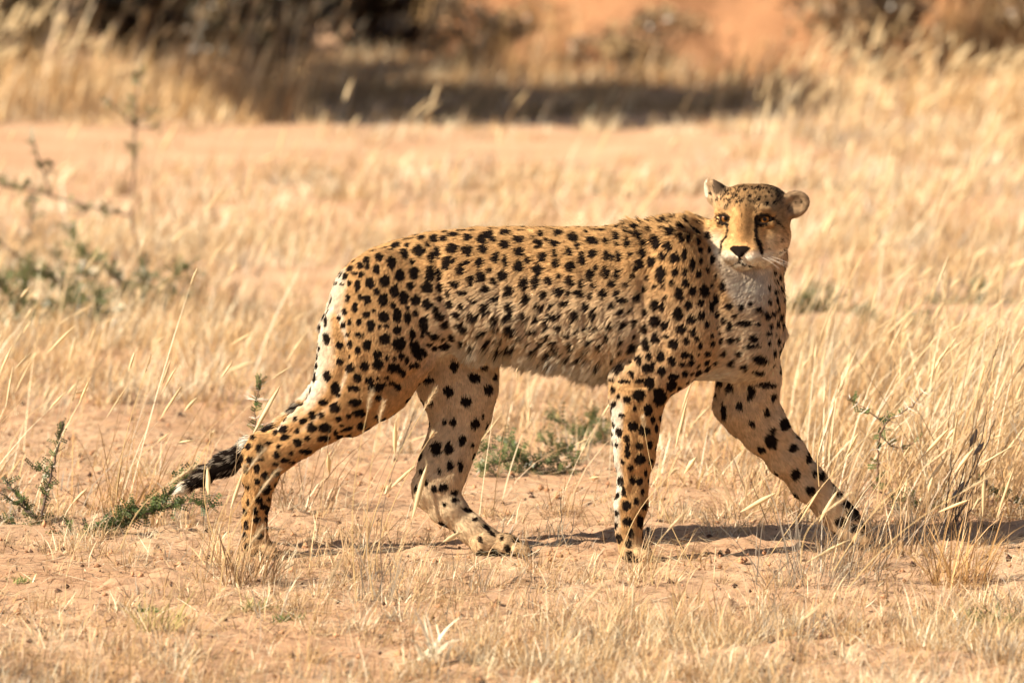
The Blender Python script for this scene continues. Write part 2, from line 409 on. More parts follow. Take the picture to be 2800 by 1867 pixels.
# keep the largest connected surface (drops closed pockets), then relax a little
def relax(V, QD, n, amt):
    e = np.concatenate([QD[:, [0, 1]], QD[:, [1, 2]], QD[:, [2, 3]], QD[:, [3, 0]]])
    for _ in range(n):
        s = np.zeros_like(V); c = np.bincount(e.ravel(), minlength=len(V)).astype(float)
        for k in range(3):
            s[:, k] = np.bincount(e[:, 0], V[e[:, 1], k], len(V)) + np.bincount(e[:, 1], V[e[:, 0], k], len(V))
        V = V + amt * (s / np.maximum(c, 1)[:, None] - V)
    return V
lab = np.arange(len(V)); e = np.concatenate([QD[:, [0, 1]], QD[:, [1, 2]], QD[:, [2, 3]], QD[:, [3, 0]]])
for _ in range(400):
    old = lab.copy()
    m = np.minimum(lab[e[:, 0]], lab[e[:, 1]])
    np.minimum.at(lab, e[:, 0], m); np.minimum.at(lab, e[:, 1], m)
    lab = lab[lab]
    if (old == lab).all(): break
big = np.bincount(lab).argmax(); keep = lab == big
re_ = np.cumsum(keep) - 1; QD = re_[QD[keep[QD[:, 0]]]]; V = V[keep]
V = relax(V, QD, 2, .5)
def vnormals(V, QD):
    n = np.cross(V[QD[:, 2]] - V[QD[:, 0]], V[QD[:, 3]] - V[QD[:, 1]])
    out = np.zeros_like(V)
    for k in range(3):
        for c in range(4): out[:, k] += np.bincount(QD[:, c], n[:, k], len(V))
    return norm(out)
tvv = (V[:, 2] - np.interp(V[:, 0], wx, wbot)) / np.maximum(np.interp(V[:, 0], wx, wtop) - np.interp(V[:, 0], wx, wbot), .01)
N = vnormals(V, QD)
pxx = project(V)[0]; PXH = np.where(V[:, 2] > .62, pxx, 0)
rough = smooth(1020, 1110, pxx) * (1 - smooth(1480, 1620, pxx)) * (V[:, 2] > .40) * (1 - .75 * smooth(.5, .9, tvv))
sl = V * np.array([1, 1, .6])
V = V + N * (rough * (.0045 * vnoise(sl, .034, 81) + .0030 * vnoise(sl, .016, 82)) + (.0012 + .0020 * (V[:, 2] < .5)) * vnoise(V * np.array([1, 1, .5]), .028, 83) * (PXH < 1600))[:, None]
N = vnormals(V, QD)
if (N * (V - V.mean(0))).sum() < 0: QD = QD[:, ::-1]; N = -N
print('cat verts', len(V))

def groove(pts, depth, width, side=None):
    global V
    x_, y_ = project(V); d = np.full(len(V), 1e9)
    for (x0, y0), (x1, y1) in zip(pts[:-1], pts[1:]):
        bx, by = x1 - x0, y1 - y0; t = np.clip(((x_ - x0) * bx + (y_ - y0) * by) / (bx * bx + by * by), 0, 1)
        d = np.minimum(d, np.hypot(x_ - x0 - t * bx, y_ - y0 - t * by))
    V = V - N * (depth * mm * np.exp(-(d / width) ** 2) * smooth(.2, .6, np.abs(N[:, 1])))[:, None]
groove([(1004, 545), (1010, 600), (1018, 660), (1034, 730), (1030, 790)], 6.5, 17)
groove([(1010, 800), (960, 850), (905, 890)], 5, 10)
groove([(1500, 575), (1492, 660), (1478, 740), (1440, 840)], 6, 16)
groove([(1610, 565), (1640, 660), (1650, 760), (1640, 850)], 5, 18)
groove([(1540, 790), (1500, 850), (1560, 890)], 3, 14)
groove([(775, 720), (800, 820), (770, 910), (700, 975), (620, 1025)], 5, 11)
groove([(1075, 860), (1080, 960), (1050, 1060)], -3, 16)
groove([(1035, 880), (1020, 980), (1000, 1080)], 4, 12)
groove([(1470, 930), (1462, 1040), (1452, 1130)], 3, 9)
groove([(1740, 930), (1800, 1030), (1880, 1120)], 3, 9)
N = vnormals(V, QD)

# which limb each point belongs to, and which way its hair lies
zones = ['torso', 'neck', 'throat', 'shoulder', 'near_fore', 'near_paw', 'far_fore', 'far_paw', 'near_hind', 'far_hind', 'toe', 'tail', 'head', 'cheek', 'muzzle', 'chin', 'nose', 'ear', 'earback']
ZW = {z: np.zeros(len(V)) for z in zones}
FLOW = np.zeros_like(V); FL = np.zeros(len(V)); WS = np.zeros(len(V)) + 1e-12
for p in prims:
    if p.sub: continue
    m = np.all((V > p.lo - .05) & (V < p.hi + .05), 1)
    if not m.any(): continue
    v = V[m]; d = p.sdf(v[:, 0], v[:, 1], v[:, 2])
    w = np.exp(-np.clip(np.abs(d), 0, .2) / .009)
    if p.zone in ('torso', 'near_hind', 'shoulder', 'neck'): w = np.exp(-np.clip(np.abs(d), 0, .3) / .016)
    if p.zone == 'torso' : w *= .7
    ZW[p.zone][m] = np.maximum(ZW[p.zone][m], w)
    FLOW[m] += w[:, None] * norm(p.flow); FL[m] += w * p.fl; WS[m] += w
FL /= WS
for _ in range(6):                                             # even out hair direction and length over the skin
    s = np.zeros_like(FLOW); c = np.bincount(e.ravel() * 0, minlength=1)
    ee = np.concatenate([QD[:, [0, 1]], QD[:, [1, 2]], QD[:, [2, 3]], QD[:, [3, 0]]])
    fn = norm(FLOW)
    for k in range(3): s[:, k] = np.bincount(ee[:, 0], fn[ee[:, 1], k], len(V)) + np.bincount(ee[:, 1], fn[ee[:, 0], k], len(V))
    FLOW = fn + s * .2
FLOW = norm(FLOW - N * (FLOW * N).sum(1, keepdims=True))
zs = sum(ZW.values()) + 1e-9
ZN = {z: ZW[z] / zs for z in zones}
PX, PY = project(V)
# ------------------------------------------------------------------ coat markings, set on the skin in 3-D
def binned(cell=4.0):
    kx = np.floor(PX / cell).astype(int); ky = np.floor(PY / cell).astype(int)
    b = {}
    key = kx * 10000 + ky
    order = np.argsort(key); ks = key[order]
    st = np.flatnonzero(np.r_[True, ks[1:] != ks[:-1]]); en = np.r_[st[1:], len(ks)]
    for s_, e_ in zip(st, en): b[int(ks[s_])] = order[s_:e_]
    return b
BIN = binned(); DEP = V @ FW
def on_skin(x, y):                       # nearest visible skin point at this measure, or None
    kx, ky = int(x // 4), int(y // 4)
    for rad in (0, 1, 2):
        c = [BIN[k] for k in ((kx + i) * 10000 + ky + j for i in range(-rad, rad + 1) for j in range(-rad, rad + 1)) if k in BIN]
        if c:
            c = np.concatenate(c); near = c[DEP[c] < DEP[c].min() + .03]
            return int(near[np.argmin((PX[near] - x) ** 2 + (PY[near] - y) ** 2)])
    return None
SPOTS = []                               # centre, half sizes (m), turn, strength
A1 = """1130,290,40,40 1215,295,35,28 1280,265,50,15 1400,285,40,28 1440,240,45,18 1010,390,48,55 890,405,35,55 780,470,38,52 690,435,30,40 590,455,28,38 530,495,30,28 465,510,28,28 740,365,35,22 645,390,28,28 830,345,40,40 940,295,50,22 665,525,28,40 545,560,24,25 415,575,28,30 495,548,28,14 590,505,25,20 960,545,45,48 845,575,38,50 730,610,40,50 610,620,38,42 515,655,28,45 450,630,18,30 395,640,22,14 1090,545,38,60 1165,555,28,50 1155,395,32,55 1100,445,25,40 1230,480,38,60 1060,655,48,50 1165,670,32,40 930,650,32,32 805,690,35,45 880,735,38,48 975,755,40,42 665,690,24,32 540,735,22,32 440,745,20,30 595,760,34,40 710,765,45,45 790,795,22,28 1065,790,42,42 1160,745,24,24 1245,715,24,36 500,815,28,42 415,850,24,26 370,900,20,24 590,870,32,32 645,840,18,22 715,885,42,45 820,875,38,50 905,895,32,52 975,860,30,32 1135,825,24,30 905,812,16,18 1040,925,42,52 525,930,24,30 455,930,20,28 400,950,22,26 265,920,18,45 615,970,34,48 690,970,18,20 745,960,20,20 815,990,35,38 945,1020,30,48 1070,1000,22,50,25 1030,1010,15,40 440,1020,20,18 515,1030,26,28 555,1035,10,14 270,1060,36,40 375,1110,28,30 450,1105,24,35 585,1120,32,44 720,1060,45,48 830,1105,52,58 960,1120,38,55,35 1080,1100,28,20 510,1160,22,40 665,1175,36,36 450,1195,12,14 380,1230,30,30 455,1290,34,36 570,1270,36,38 675,1265,44,40 790,1280,50,42 745,1210,18,18 800,1215,20,18 855,1195,28,26 970,1185,26,58,38 1030,1170,28,46,38 890,1230,22,28 975,1265,24,38,38 850,1320,30,44,40 925,1275,24,24 170,1305,24,26 275,1345,36,40 340,1440,40,50 515,1365,34,34 605,1380,34,28 675,1370,20,16 735,1360,24,18 485,1450,44,22,-20 655,1435,62,28,-15 775,1400,20,22 815,1430,24,40,30 500,1550,55,30 365,1505,26,16 1205,955,48,30 1165,885,44,32 1120,1040,46,32 1205,1110,55,35 1265,1050,34,40 1250,800,40,32 1355,795,36,26 1345,700,45,24 1300,640,40,30 1310,865,42,28 1370,945,55,34 1440,860,50,26 1455,760,40,20 1490,480,38,42 1385,385,45,48 1270,365,50,42 1515,300,48,36 1575,265,48,30 1520,370,42,34 1610,440,34,46 1695,465,22,48 1340,525,32,50 1415,605,32,45 1500,590,38,45 1280,460,20,26 1390,475,24,20 1545,680,40,28 1660,565,40,40 1685,340,42,40 1710,255,45,24 1800,300,45,28 1800,390,45,36 1795,500,45,48 1860,460,24,34 1950,335,42,40 1560,535,28,24 1605,305,26,26 1610,230,60,16 1840,245,40,20 1980,260,30,30 1975,430,36,36 1945,520,40,55 1720,690,35,50 1820,640,40,50 1920,620,35,50 1985,715,30,36 1750,820,35,35 1720,880,45,25 1600,880,25,30 1610,950,40,20 1510,995,60,18 1670,1090,40,25 1650,1030,30,15 1750,975,40,40 1850,740,36,36 1620,755,40,25 1950,800,30,26"""
A2 = """600,305,38,24 640,235,42,26 740,260,40,34 870,285,42,30 930,215,55,30 965,285,26,26 1045,255,30,40 595,370,20,28 600,440,28,38 700,365,36,30 790,410,30,48 870,370,34,32 960,380,24,40 1000,400,18,30 1055,385,22,45 705,470,35,48 850,525,34,50 950,505,28,45 1030,510,20,42 885,465,18,22 705,565,32,40 545,560,38,34 620,640,38,32 690,650,16,24 770,650,42,30 865,600,22,20 780,580,20,30 1000,580,28,26 1100,590,20,20 1165,455,16,40 1210,360,25,40 1205,440,24,30 1275,420,30,40 1310,280,38,48 1415,218,34,36 1475,255,24,32 1520,260,14,36 1390,310,28,36 1345,375,34,32 1440,390,34,36 1500,360,18,42 1590,220,40,26 1605,335,20,30 1545,430,20,44 1440,495,28,32 1500,485,18,32 1515,570,28,34 1340,510,38,60 1460,645,32,52 1560,625,26,36 1640,620,36,44 1600,510,20,28 1035,650,22,32 1075,700,40,20 665,715,30,24 565,720,24,18 590,800,40,24 735,780,34,28 820,730,25,30 865,780,22,36 850,880,30,28 1000,730,22,26 1300,720,30,40 1355,750,22,36 1230,780,22,30 1455,800,34,50 1535,725,28,32 1615,710,26,30 1690,730,30,38 1735,690,28,40 1780,600,28,40 1295,840,34,44 1365,865,24,34 1230,890,22,34 1470,900,38,34 1565,915,28,30 1620,800,24,28 1665,870,22,24 1730,800,24,24 1555,830,40,28 1295,970,34,40 1370,940,24,22 1230,1010,24,50 1420,1010,36,40 1510,980,26,28 1590,970,22,30 1610,1020,18,28 1695,945,18,16 1700,1000,28,20 1735,880,12,16 1755,915,14,16 1785,840,20,30 1840,880,24,36 1830,735,28,30 1770,980,16,24 1840,980,24,28 1320,1100,34,40 1415,1125,28,34 1495,1085,28,26 1545,1090,20,18 1485,1155,24,22 1550,1140,28,28 1605,1080,14,16 1600,1160,12,16 1670,1075,36,22 1795,1075,20,26 1265,1170,20,40 1335,1205,32,36 1225,1180,26,34 1180,1120,22,40 1245,1090,20,30 1500,1215,28,24 1420,1240,44,28 1675,1175,24,34 1580,1265,34,28 1060,1275,48,18 1120,1220,20,30 1175,1275,30,20 1245,1295,36,48 1170,1380,40,46 1085,1410,30,22 1310,1340,40,30 1405,1310,40,45 1320,1400,55,60 1950,860,60,18,-5 2035,865,20,20 2110,860,24,20 2100,920,30,16 2010,970,36,22 2000,1020,60,14 2050,1110,65,30,-20 2050,1200,60,20,-25 2080,1300,70,24,-8 2140,1110,18,16 2140,1050,14,30 2130,770,26,26 2150,680,16,24 2160,740,12,20 2100,700,16,18 2095,595,16,14 2140,545,16,16 1900,970,20,20 1905,1075,30,25 2130,1390,25,30 1970,1330,30,40 640,1040,34,20 800,1090,40,18 930,1000,30,22 480,1020,30,20 300,1000,40,22 380,1150,40,20 560,1100,36,16 700,930,26,30 780,900,30,20 440,900,40,26 300,890,38,24 920,880,26,24"""
A3 = """335,400,32,36 260,430,24,20 385,490,28,38 305,480,12,16 225,515,24,16 420,545,15,28 435,600,12,30 295,585,28,36 360,615,34,34 395,700,18,28 260,735,18,40 335,790,34,34 205,620,22,30 370,875,12,26 290,915,24,26 335,925,22,26 240,990,16,28 350,985,14,22 255,1075,28,32 310,1050,20,20 260,1170,30,30 340,1170,22,50 280,1240,20,30 350,1260,18,40 465,410,50,35 1105,325,62,16,-5 1020,380,24,50,-15 1160,400,20,20 1105,500,18,32 1020,575,20,24 940,460,20,30 1220,570,40,44 1130,680,40,62,30 1075,730,30,22 1150,610,20,20 1290,655,18,20 1265,725,30,30 1360,770,26,42,-20 1285,880,32,40 1445,890,26,34 1400,880,14,20 1505,945,20,30 1370,980,30,30 1530,1000,16,20 1560,1010,30,40 1640,1120,46,55,-30 1560,1170,40,36 1600,1060,36,36 850,500,18,55"""
A4 = """595,190,40,36 690,270,34,34 725,180,24,28 430,280,40,34 540,350,38,34 455,485,26,30 400,480,22,18 605,490,30,38 655,445,10,26 520,600,26,38 585,630,16,20 350,655,42,46 435,655,32,40 445,770,24,36 505,765,18,36 255,810,24,24 370,800,14,20 395,915,34,28 325,920,20,28 285,890,12,30 220,930,30,24 465,945,28,22 465,995,26,20 400,1030,16,14 545,1065,40,16,-20 590,1125,24,12 670,1185,30,14,-40 700,1220,30,12,-35 290,210,40,26 300,360,30,20 650,120,30,20 460,120,30,40"""
A5 = """1195,175,30,30 1255,255,30,38 1350,130,28,30 1400,190,26,26 1375,260,40,16,20 1525,250,62,24,15 1390,355,40,26 1530,325,24,24 1415,420,46,30 1255,390,42,38 1175,355,30,24 1275,465,20,20 1290,505,16,12 1330,530,44,16,20 1190,520,44,34 1095,515,34,34 1050,470,30,20,30 1005,620,30,26 1180,590,44,24 1065,675,46,20 910,530,32,30 925,590,36,22,30 870,705,22,24 920,740,30,16 970,745,26,12 815,615,24,12 750,660,26,34 760,725,30,12 860,820,34,26 795,930,40,40 745,1000,24,28 715,1070,18,30 770,1040,24,24 660,1165,18,34 735,1130,26,24 740,1240,40,22"""
A6 = """550,470,45,26 985,470,46,34 1005,545,34,46 965,610,30,44 560,575,32,55 1300,1200,38,28 1370,1150,60,30 1280,1290,24,24 1350,1300,22,46 1415,1190,18,36 1245,980,14,14 1140,1140,18,18 1180,1190,18,18 1310,1010,30,46 1405,990,28,34 1400,570,60,30 1370,420,60,50 640,400,30,24 700,480,16,20 850,540,16,16 830,600,14,14 880,660,14,14 900,600,12,12 850,380,24,24 460,845,26,18"""
for s, (ox, oy, sc) in ((A1, (800, 550, 1996 / 700)), (A2, (1300, 550, 2352 / 900)), (A3, (1600, 900, 2.24)), (A4, (1050, 950, 1689 / 700)), (A5, (400, 950, 1689 / 700)), (A6, (1880, 460, 1882 / 360))):
    for t in s.split():
        f = [float(v) for v in t.split(',')]
        x, y = .84 * (ox + f[0] / sc), .84 * (oy + f[1] / sc)
        i = on_skin(x, y)
        if i is None: continue
        SPOTS.append((i, f[2] / sc * .84 * mm, f[3] / sc * .84 * mm, R(f[4]) if len(f) > 4 else 0.0, .55 if s is A6 else 1.0))
# elsewhere (far side, spine, chest) spots keep a distance that goes with the part of the body
headw = ZN['head'] + ZN['cheek'] + ZN['muzzle'] + ZN['chin'] + ZN['nose'] + ZN['ear'] + ZN['earback']
hl = (V - HO) @ HM.T / mm                                       # head coordinates in mm
tv = (V[:, 2] - np.interp(V[:, 0], wx, wbot)) / np.maximum(np.interp(V[:, 0], wx, wtop) - np.interp(V[:, 0], wx, wbot), .01)
step = np.full(len(V), .027); size = np.full(len(V), .0098)
for z, a, b in (('near_hind', .024, .0095), ('far_hind', .038, .0095), ('near_fore', .026, .009), ('far_fore', .042, .011), ('throat', .021, .007), ('shoulder', .023, .0085), ('neck', .023, .0075)):
    w = ZN[z]; step = step * (1 - w) + a * w; size = size * (1 - w) + b * w
top = (headw > .5) & (hl[:, 2] > 52) & (hl[:, 1] < 85)
step[top] = .0125; size[top] = .0042
nosp = ((headw > .5) & ~top & ((hl[:, 1] < 20) | (hl[:, 2] > 40))) | (ZN['muzzle'] + ZN['chin'] + ZN['nose'] + ZN['ear'] > .4) | (ZN['toe'] > .4) | ((tv < .10) & (ZN['torso'] > .5)) | (ZN['tail'] > .5)
inner = (ZN['near_fore'] + ZN['near_hind'] > .5) & (N[:, 1] > .2) & (V[:, 2] < .5)
nosp |= (PX > 1640 + np.clip(PY - 600, 0, 200) * .5) & (PX < 1775) & (PY > 560) & (PY < 690) & (N[:, 1] < .1)
nosp |= (N[:, 1] < -.3) & ~top & (headw < .5) & (ZN['near_hind'] * (V[:, 2] > .34) + ZN['far_hind'] + ZN['far_fore'] > .5)
nosp |= inner & (rng.random(len(V)) < .9)
grid = {}
def gk(p): return (int(p[0] // .03), int(p[1] // .03), int(p[2] // .03))
for s in SPOTS: grid.setdefault(gk(V[s[0]]), []).append((V[s[0]], max(s[1], s[2])))
cand = rng.permutation(len(V))[:70000]
for i in cand:
    if nosp[i]: continue
    p = V[i]; k = gk(p); ok = True
    sz = size[i] * rng.uniform(.62, 1.2)
    for a in (-1, 0, 1):
        for b in (-1, 0, 1):
            for c in (-1, 0, 1):
                for q_, r_ in grid.get((k[0] + a, k[1] + b, k[2] + c), ()):
                    dd = (p[0] - q_[0]) ** 2 + (p[1] - q_[1]) ** 2 + (p[2] - q_[2]) ** 2
                    if dd < max(step[i] * .88 + .35 * (sz - size[i]), r_ + sz + .004) ** 2: ok = False; break
                if not ok: break
            if not ok: break
        if not ok: break
    if ok:
        grid.setdefault(k, []).append((p, sz))
        SPOTS.append((int(i), sz * rng.uniform(.8, 1.05), sz * rng.uniform(.95, 1.2), rng.uniform(-.5, .5), .9 if not top[i] else .8))
print('spots', len(SPOTS))
mask = np.zeros(len(V))
cellv = np.floor(V / .04).astype(int); ckey = (cellv[:, 0] + 500) * 1000000 + (cellv[:, 1] + 500) * 1000 + cellv[:, 2] + 500
order = np.argsort(ckey); ks = ckey[order]
wob = .22 * vnoise(V, .008, 21) + .13 * vnoise(V, .0035, 22)
def around(p, r):
    a = np.floor((p - r) / .04).astype(int); b = np.floor((p + r) / .04).astype(int); out = []
    for i in range(a[0], b[0] + 1):
        for j in range(a[1], b[1] + 1):
            base = (i + 500) * 1000000 + (j + 500) * 1000 + 500
            s_, e_ = np.searchsorted(ks, base + a[2]), np.searchsorted(ks, base + b[2] + 1)
            if e_ > s_: out.append(order[s_:e_])
    return np.concatenate(out) if out else np.zeros(0, int)
for (i, w, h, ang, st) in SPOTS:
    p = V[i]; mr = max(w, h); n = N[i]
    idx = around(p, mr * 1.7)
    if len(idx) == 0: continue
    idx = idx[(N[idx] @ n) > -.1]
    d = V[idx] - p
    if abs(n[1]) > .25:                                         # flank: seen size along X and Z
        u, v_ = d[:, 0], d[:, 2]; rest = d[:, 1]
    else:                                                       # spine, chest: along the skin
        tx = norm(np.array([1.0, 0, 0]) - n * n[0]) if abs(n[0]) < .9 else np.array([0, 1.0, 0]); ty = np.cross(n, tx)
        u, v_ = d @ tx, d @ ty; rest = d @ n
    ca, sa = math.cos(ang), math.sin(ang)
    u2 = u * ca + v_ * sa; v2 = -u * sa + v_ * ca
    rr = np.sqrt((u2 / w) ** 2 + (v2 / h) ** 2 + (rest / (1.5 * mr)) ** 2)
    mask[idx] = np.maximum(mask[idx], st * (1 - smooth(.86, 1.16, rr + wob[idx] - .02)))
def line(pts, wid, st, closed=False):                           # a dark line over the face
    global mask
    w3 = []
    pts = [(1579.2 + a * .16068, 386.4 + b * .16068) for a, b in pts]
    for (x0, y0), (x1, y1) in zip(pts[:-1], pts[1:]):
        for t in np.linspace(0, 1, 7): w3.append((x0 + (x1 - x0) * t, y0 + (y1 - y0) * t))
    for x, y in w3:
        i = on_skin(x, y)
        if i is None: continue
        idx = around(V[i], wid * 2.5)
        d = np.sqrt(((V[idx] - V[i])[:, [0, 2]] ** 2).sum(1) + .3 * (V[idx] - V[i])[:, 1] ** 2)
        mask[idx] = np.maximum(mask[idx], st * (1 - smooth(wid * .7, wid * 1.25, d)))
line([(430, 700), (470, 675), (530, 680), (590, 735), (588, 800), (530, 806), (460, 775), (430, 700)], .0028, 1)
line([(585, 800), (580, 900), (560, 990), (505, 1060), (488, 1180)], .0031, 1)
line([(430, 690), (370, 760), (340, 880), (338, 960)], .0020, .85)
line([(955, 805), (965, 720), (1040, 672), (1120, 672), (1190, 712), (1150, 775), (1060, 808), (955, 805)], .0034, 1)
line([(960, 780), (950, 900), (960, 1000), (1010, 1050), (1040, 1130), (1050, 1210)], .0050, 1)
line([(1190, 705), (1260, 770), (1330, 850), (1400, 950)], .0026, .75)
line([(775, 390), (765, 560), (770, 700), (770, 860)], .0014, .55)
line([(735, 1275), (735, 1335), (690, 1365), (640, 1385)], .0019, .9)
line([(735, 1335), (800, 1372), (880, 1392), (950, 1400)], .0024, .85)
line([(1060, 1255), (1035, 1330), (985, 1385)], .0036, .3)

TAN = np.array([.60, .345, .148]); PALE = np.array([.76, .57, .37]); WHITE = np.array([.88, .80, .67]); BLK = np.array([.016, .011, .009])
def mixc(a, b, w): return a * (1 - w[:, None]) + b * w[:, None]
n1 = vnoise(V, .05, 31) * .6 + vnoise(V, .018, 32) * .4
colr = np.tile(TAN, (len(V), 1)) * (1 + .10 * n1[:, None])
tw = np.clip(ZN['torso'] + ZN['shoulder'] * .5, 0, 1)
colr = mixc(colr, PALE, tw * .85 * (1 - smooth(.25, .8, tv + .06 * n1)))
colr = mixc(colr, WHITE, ZN['torso'] * (1 - smooth(.02, .16, tv + .04 * n1)) * .9)
colr = mixc(colr, PALE, ZN['far_hind'] * smooth(-.5, .5, -N[:, 1]) * .9)
colr = mixc(colr, PALE, ZN['far_fore'] * smooth(-.5, .5, -N[:, 1]) * .8)
nl = ZN['near_fore'] + ZN['near_hind']
colr = mixc(colr, WHITE, nl * smooth(.15, .7, N[:, 1]) * .75)
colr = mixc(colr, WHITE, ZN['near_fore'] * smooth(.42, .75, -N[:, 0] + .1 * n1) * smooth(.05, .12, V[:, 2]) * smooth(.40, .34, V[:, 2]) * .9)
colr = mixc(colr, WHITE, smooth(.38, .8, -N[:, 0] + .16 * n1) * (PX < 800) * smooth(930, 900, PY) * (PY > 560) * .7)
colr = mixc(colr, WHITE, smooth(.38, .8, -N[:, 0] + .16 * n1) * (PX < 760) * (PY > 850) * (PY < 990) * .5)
colr = mixc(colr, PALE, ZN['throat'] * .75); colr = mixc(colr, WHITE, np.clip(ZN['throat'] * 1.4 + ZN['neck'] * 1.2 + ZN['torso'], 0, 1) * smooth(-.3, .2, -N[:, 1]) * smooth(745, 660, PY) * (PY > 540) * smooth(-6, 16, PX - 1640 - np.clip(PY - 600, 0, 200) * .5) * smooth(1785, 1745, PX) * (.74 + .06 * n1))  # white throat fur, widened to the left as a painted sunlit band
colr = mixc(colr, PALE, smooth(1650, 1720, PX) * smooth(690, 760, PY) * (PY < 900) * .55)
paw = ZN['near_paw'] + ZN['far_paw'] + ZN['toe']
colr = mixc(colr, PALE, np.clip(paw, 0, 1) * .5)
# face
f = np.clip(headw, 0, 1)
colr = mixc(colr, np.array([.53, .30, .125]), f * .85)
colr = mixc(colr, np.array([.72, .51, .28]), f * smooth(10, -45, hl[:, 2]) * smooth(20, 45, np.abs(hl[:, 0])) * (.85 - .4 * (hl[:, 0] > 0)))  # paler lower face; right cheek held darker, shade put into the coat
colr = mixc(colr, WHITE, f * smooth(-47, -66, hl[:, 2] - .12 * np.abs(hl[:, 0])) * .9)
colr = mixc(colr, WHITE, f * smooth(2, -34, hl[:, 2]) * smooth(42, 60, np.abs(hl[:, 0])) * (1 - .72 * (hl[:, 0] > 0)) * .85)  # white ruff, cut back on the right cheek as painted shade
colr = mixc(colr, np.array([.74, .54, .32]), f * np.exp(-((np.abs(hl[:, 0]) - 46) / 18) ** 2 - ((hl[:, 2] - 46) / 9) ** 2) * (hl[:, 1] < 0) * .4)
colr = mixc(colr, np.array([.22, .12, .06]), f * (hl[:, 1] < 0) * np.exp(-((hl[:, 0]) / 16) ** 2) * np.exp(-((hl[:, 2] + 100) / 5) ** 2) * .3)
back_e = np.clip(ZN['ear'] + ZN['earback'], 0, 1)
colr = mixc(colr, np.array([.42, .29, .18]), back_e * .85)
L_e = (hl[:, 0] < -60) & (hl[:, 2] > 58)
colr = mixc(colr, np.array([.05, .035, .028]), back_e * (L_e & (hl[:, 0] > -90)) * smooth(62, 72, hl[:, 2]) * .85)
colr = mixc(colr, WHITE, back_e * (L_e & (hl[:, 0] < -106)) * .6)
colr = mixc(colr, np.array([.09, .06, .045]), back_e * (hl[:, 0] > 60) * smooth(.0, .7, N[:, 1]) * .8)
colr = mixc(colr, np.array([.07, .05, .04]), back_e * (N[:, 1] < .2) * np.exp(-((hl[:, 0] - 78) / 9) ** 2) * smooth(.0, .5, vnoise(V, .012, 96) + .3) * .8)
colr = mixc(colr, np.array([.12, .08, .06]), back_e * (hl[:, 0] > 70) * np.exp(-((hl[:, 2] - 84) / 7) ** 2) * .6)
ns = ZN['nose'] * (hl[:, 1] < -88)
nz_ = hl[:, 2] + 46; nx__ = np.abs(hl[:, 0])
nosem = (((nz_ >= 0) & ((nx__ / 24) ** 2 + (nz_ / (8 + .12 * nx__)) ** 2 < 1) | (nz_ < 0) & (nx__ < 24 * np.clip(1 + nz_ / 19, 0, 1) ** .75)) & (hl[:, 1] < -76) | (np.abs(hl[:, 0]) < 3) & (hl[:, 2] < -50) & (hl[:, 2] > -72) & (hl[:, 1] < -95)).astype(float)
mask = np.maximum(mask, nosem)
orb = ((np.abs(np.abs(hl[:, 0]) - 46) < 19) & (np.abs(hl[:, 2] - 22) < 12.5) & (hl[:, 1] < -40)).astype(float)
orb *= (np.sqrt(((np.abs(hl[:, 0]) - 46) / 18.5) ** 2 + ((hl[:, 2] - 22) / 12) ** 2) < 1)
mask = np.maximum(mask, orb * .95)
mot = smooth(-.08, .32, vnoise(V, .011, 91) * .6 + vnoise(V, .006, 92) * .4) * smooth(38, 66, hl[:, 2]) * f * (hl[:, 1] < 90)
mask = np.maximum(mask, mot * .8 * (back_e < .5))
brd = f * np.exp(-(hl[:, 0] / 20) ** 2) * smooth(40, 10, hl[:, 2]) * smooth(-40, -25, hl[:, 2]) * (hl[:, 1] < -60)
colr = mixc(colr, np.array([.40, .215, .085]), brd * (.55 + .3 * n1))
colr = mixc(colr, np.array([.34, .20, .095]), f * smooth(30, 60, hl[:, 2]) * (hl[:, 1] < 90) * (back_e < .5) * .6)
colr = colr * (1 + f * .22 * vnoise(V, .007, 95))[:, None]
# tail: rings, black brush, white tip
tl = np.array([Q(a, b, Y) for a, b, r_, Y in tail_pts]); cum = np.r_[0, np.cumsum(np.linalg.norm(np.diff(tl, axis=0), axis=1))]
best = np.full(len(V), 9.0); tt = np.zeros(len(V))
for k in range(len(tl) - 1):
    ba = tl[k + 1] - tl[k]; t = np.clip(((V - tl[k]) @ ba) / (ba @ ba), 0, 1)
    d = np.linalg.norm(V - tl[k] - t[:, None] * ba, axis=1); m = d < best
    best[m] = d[m]; tt[m] = (cum[k] + t * (cum[k + 1] - cum[k]))[m]
tt /= cum[-1]
tz = ZN['tail'] > .5
tb = smooth(.66, .70, tt) * (1 - smooth(.93, .97, tt)) * (1 - .55 * np.exp(-((tt - .70) / .022) ** 2)) + (np.sin(tt * 55) > .2) * smooth(.4, .45, tt) * (tt < .66)
mask[tz] = np.clip(tb, 0, 1)[tz]
colr[tz] = mixc(colr, WHITE, np.clip(smooth(.93, .97, tt) + np.exp(-((tt - .70) / .03) ** 2), 0, 1))[tz]
under = (paw > .5) & (N[:, 2] < -.5); colr[under] = [.05, .035, .03]
colr = np.clip(colr, .01, .9)
mask = np.maximum(mask, np.clip(ZN['toe'] * 1.5, 0, 1) * smooth(.1, .5, vnoise(V, .012, 98)) * .55)  # dark mottle on the toes, painted shade for the gaps between them
mask *= 1 - .8 * np.clip(ZN['ear'] * 1.5, 0, 1) * (hl[:, 0] > 60)
colf = mixc(colr, BLK, np.clip(mask, 0, 1))

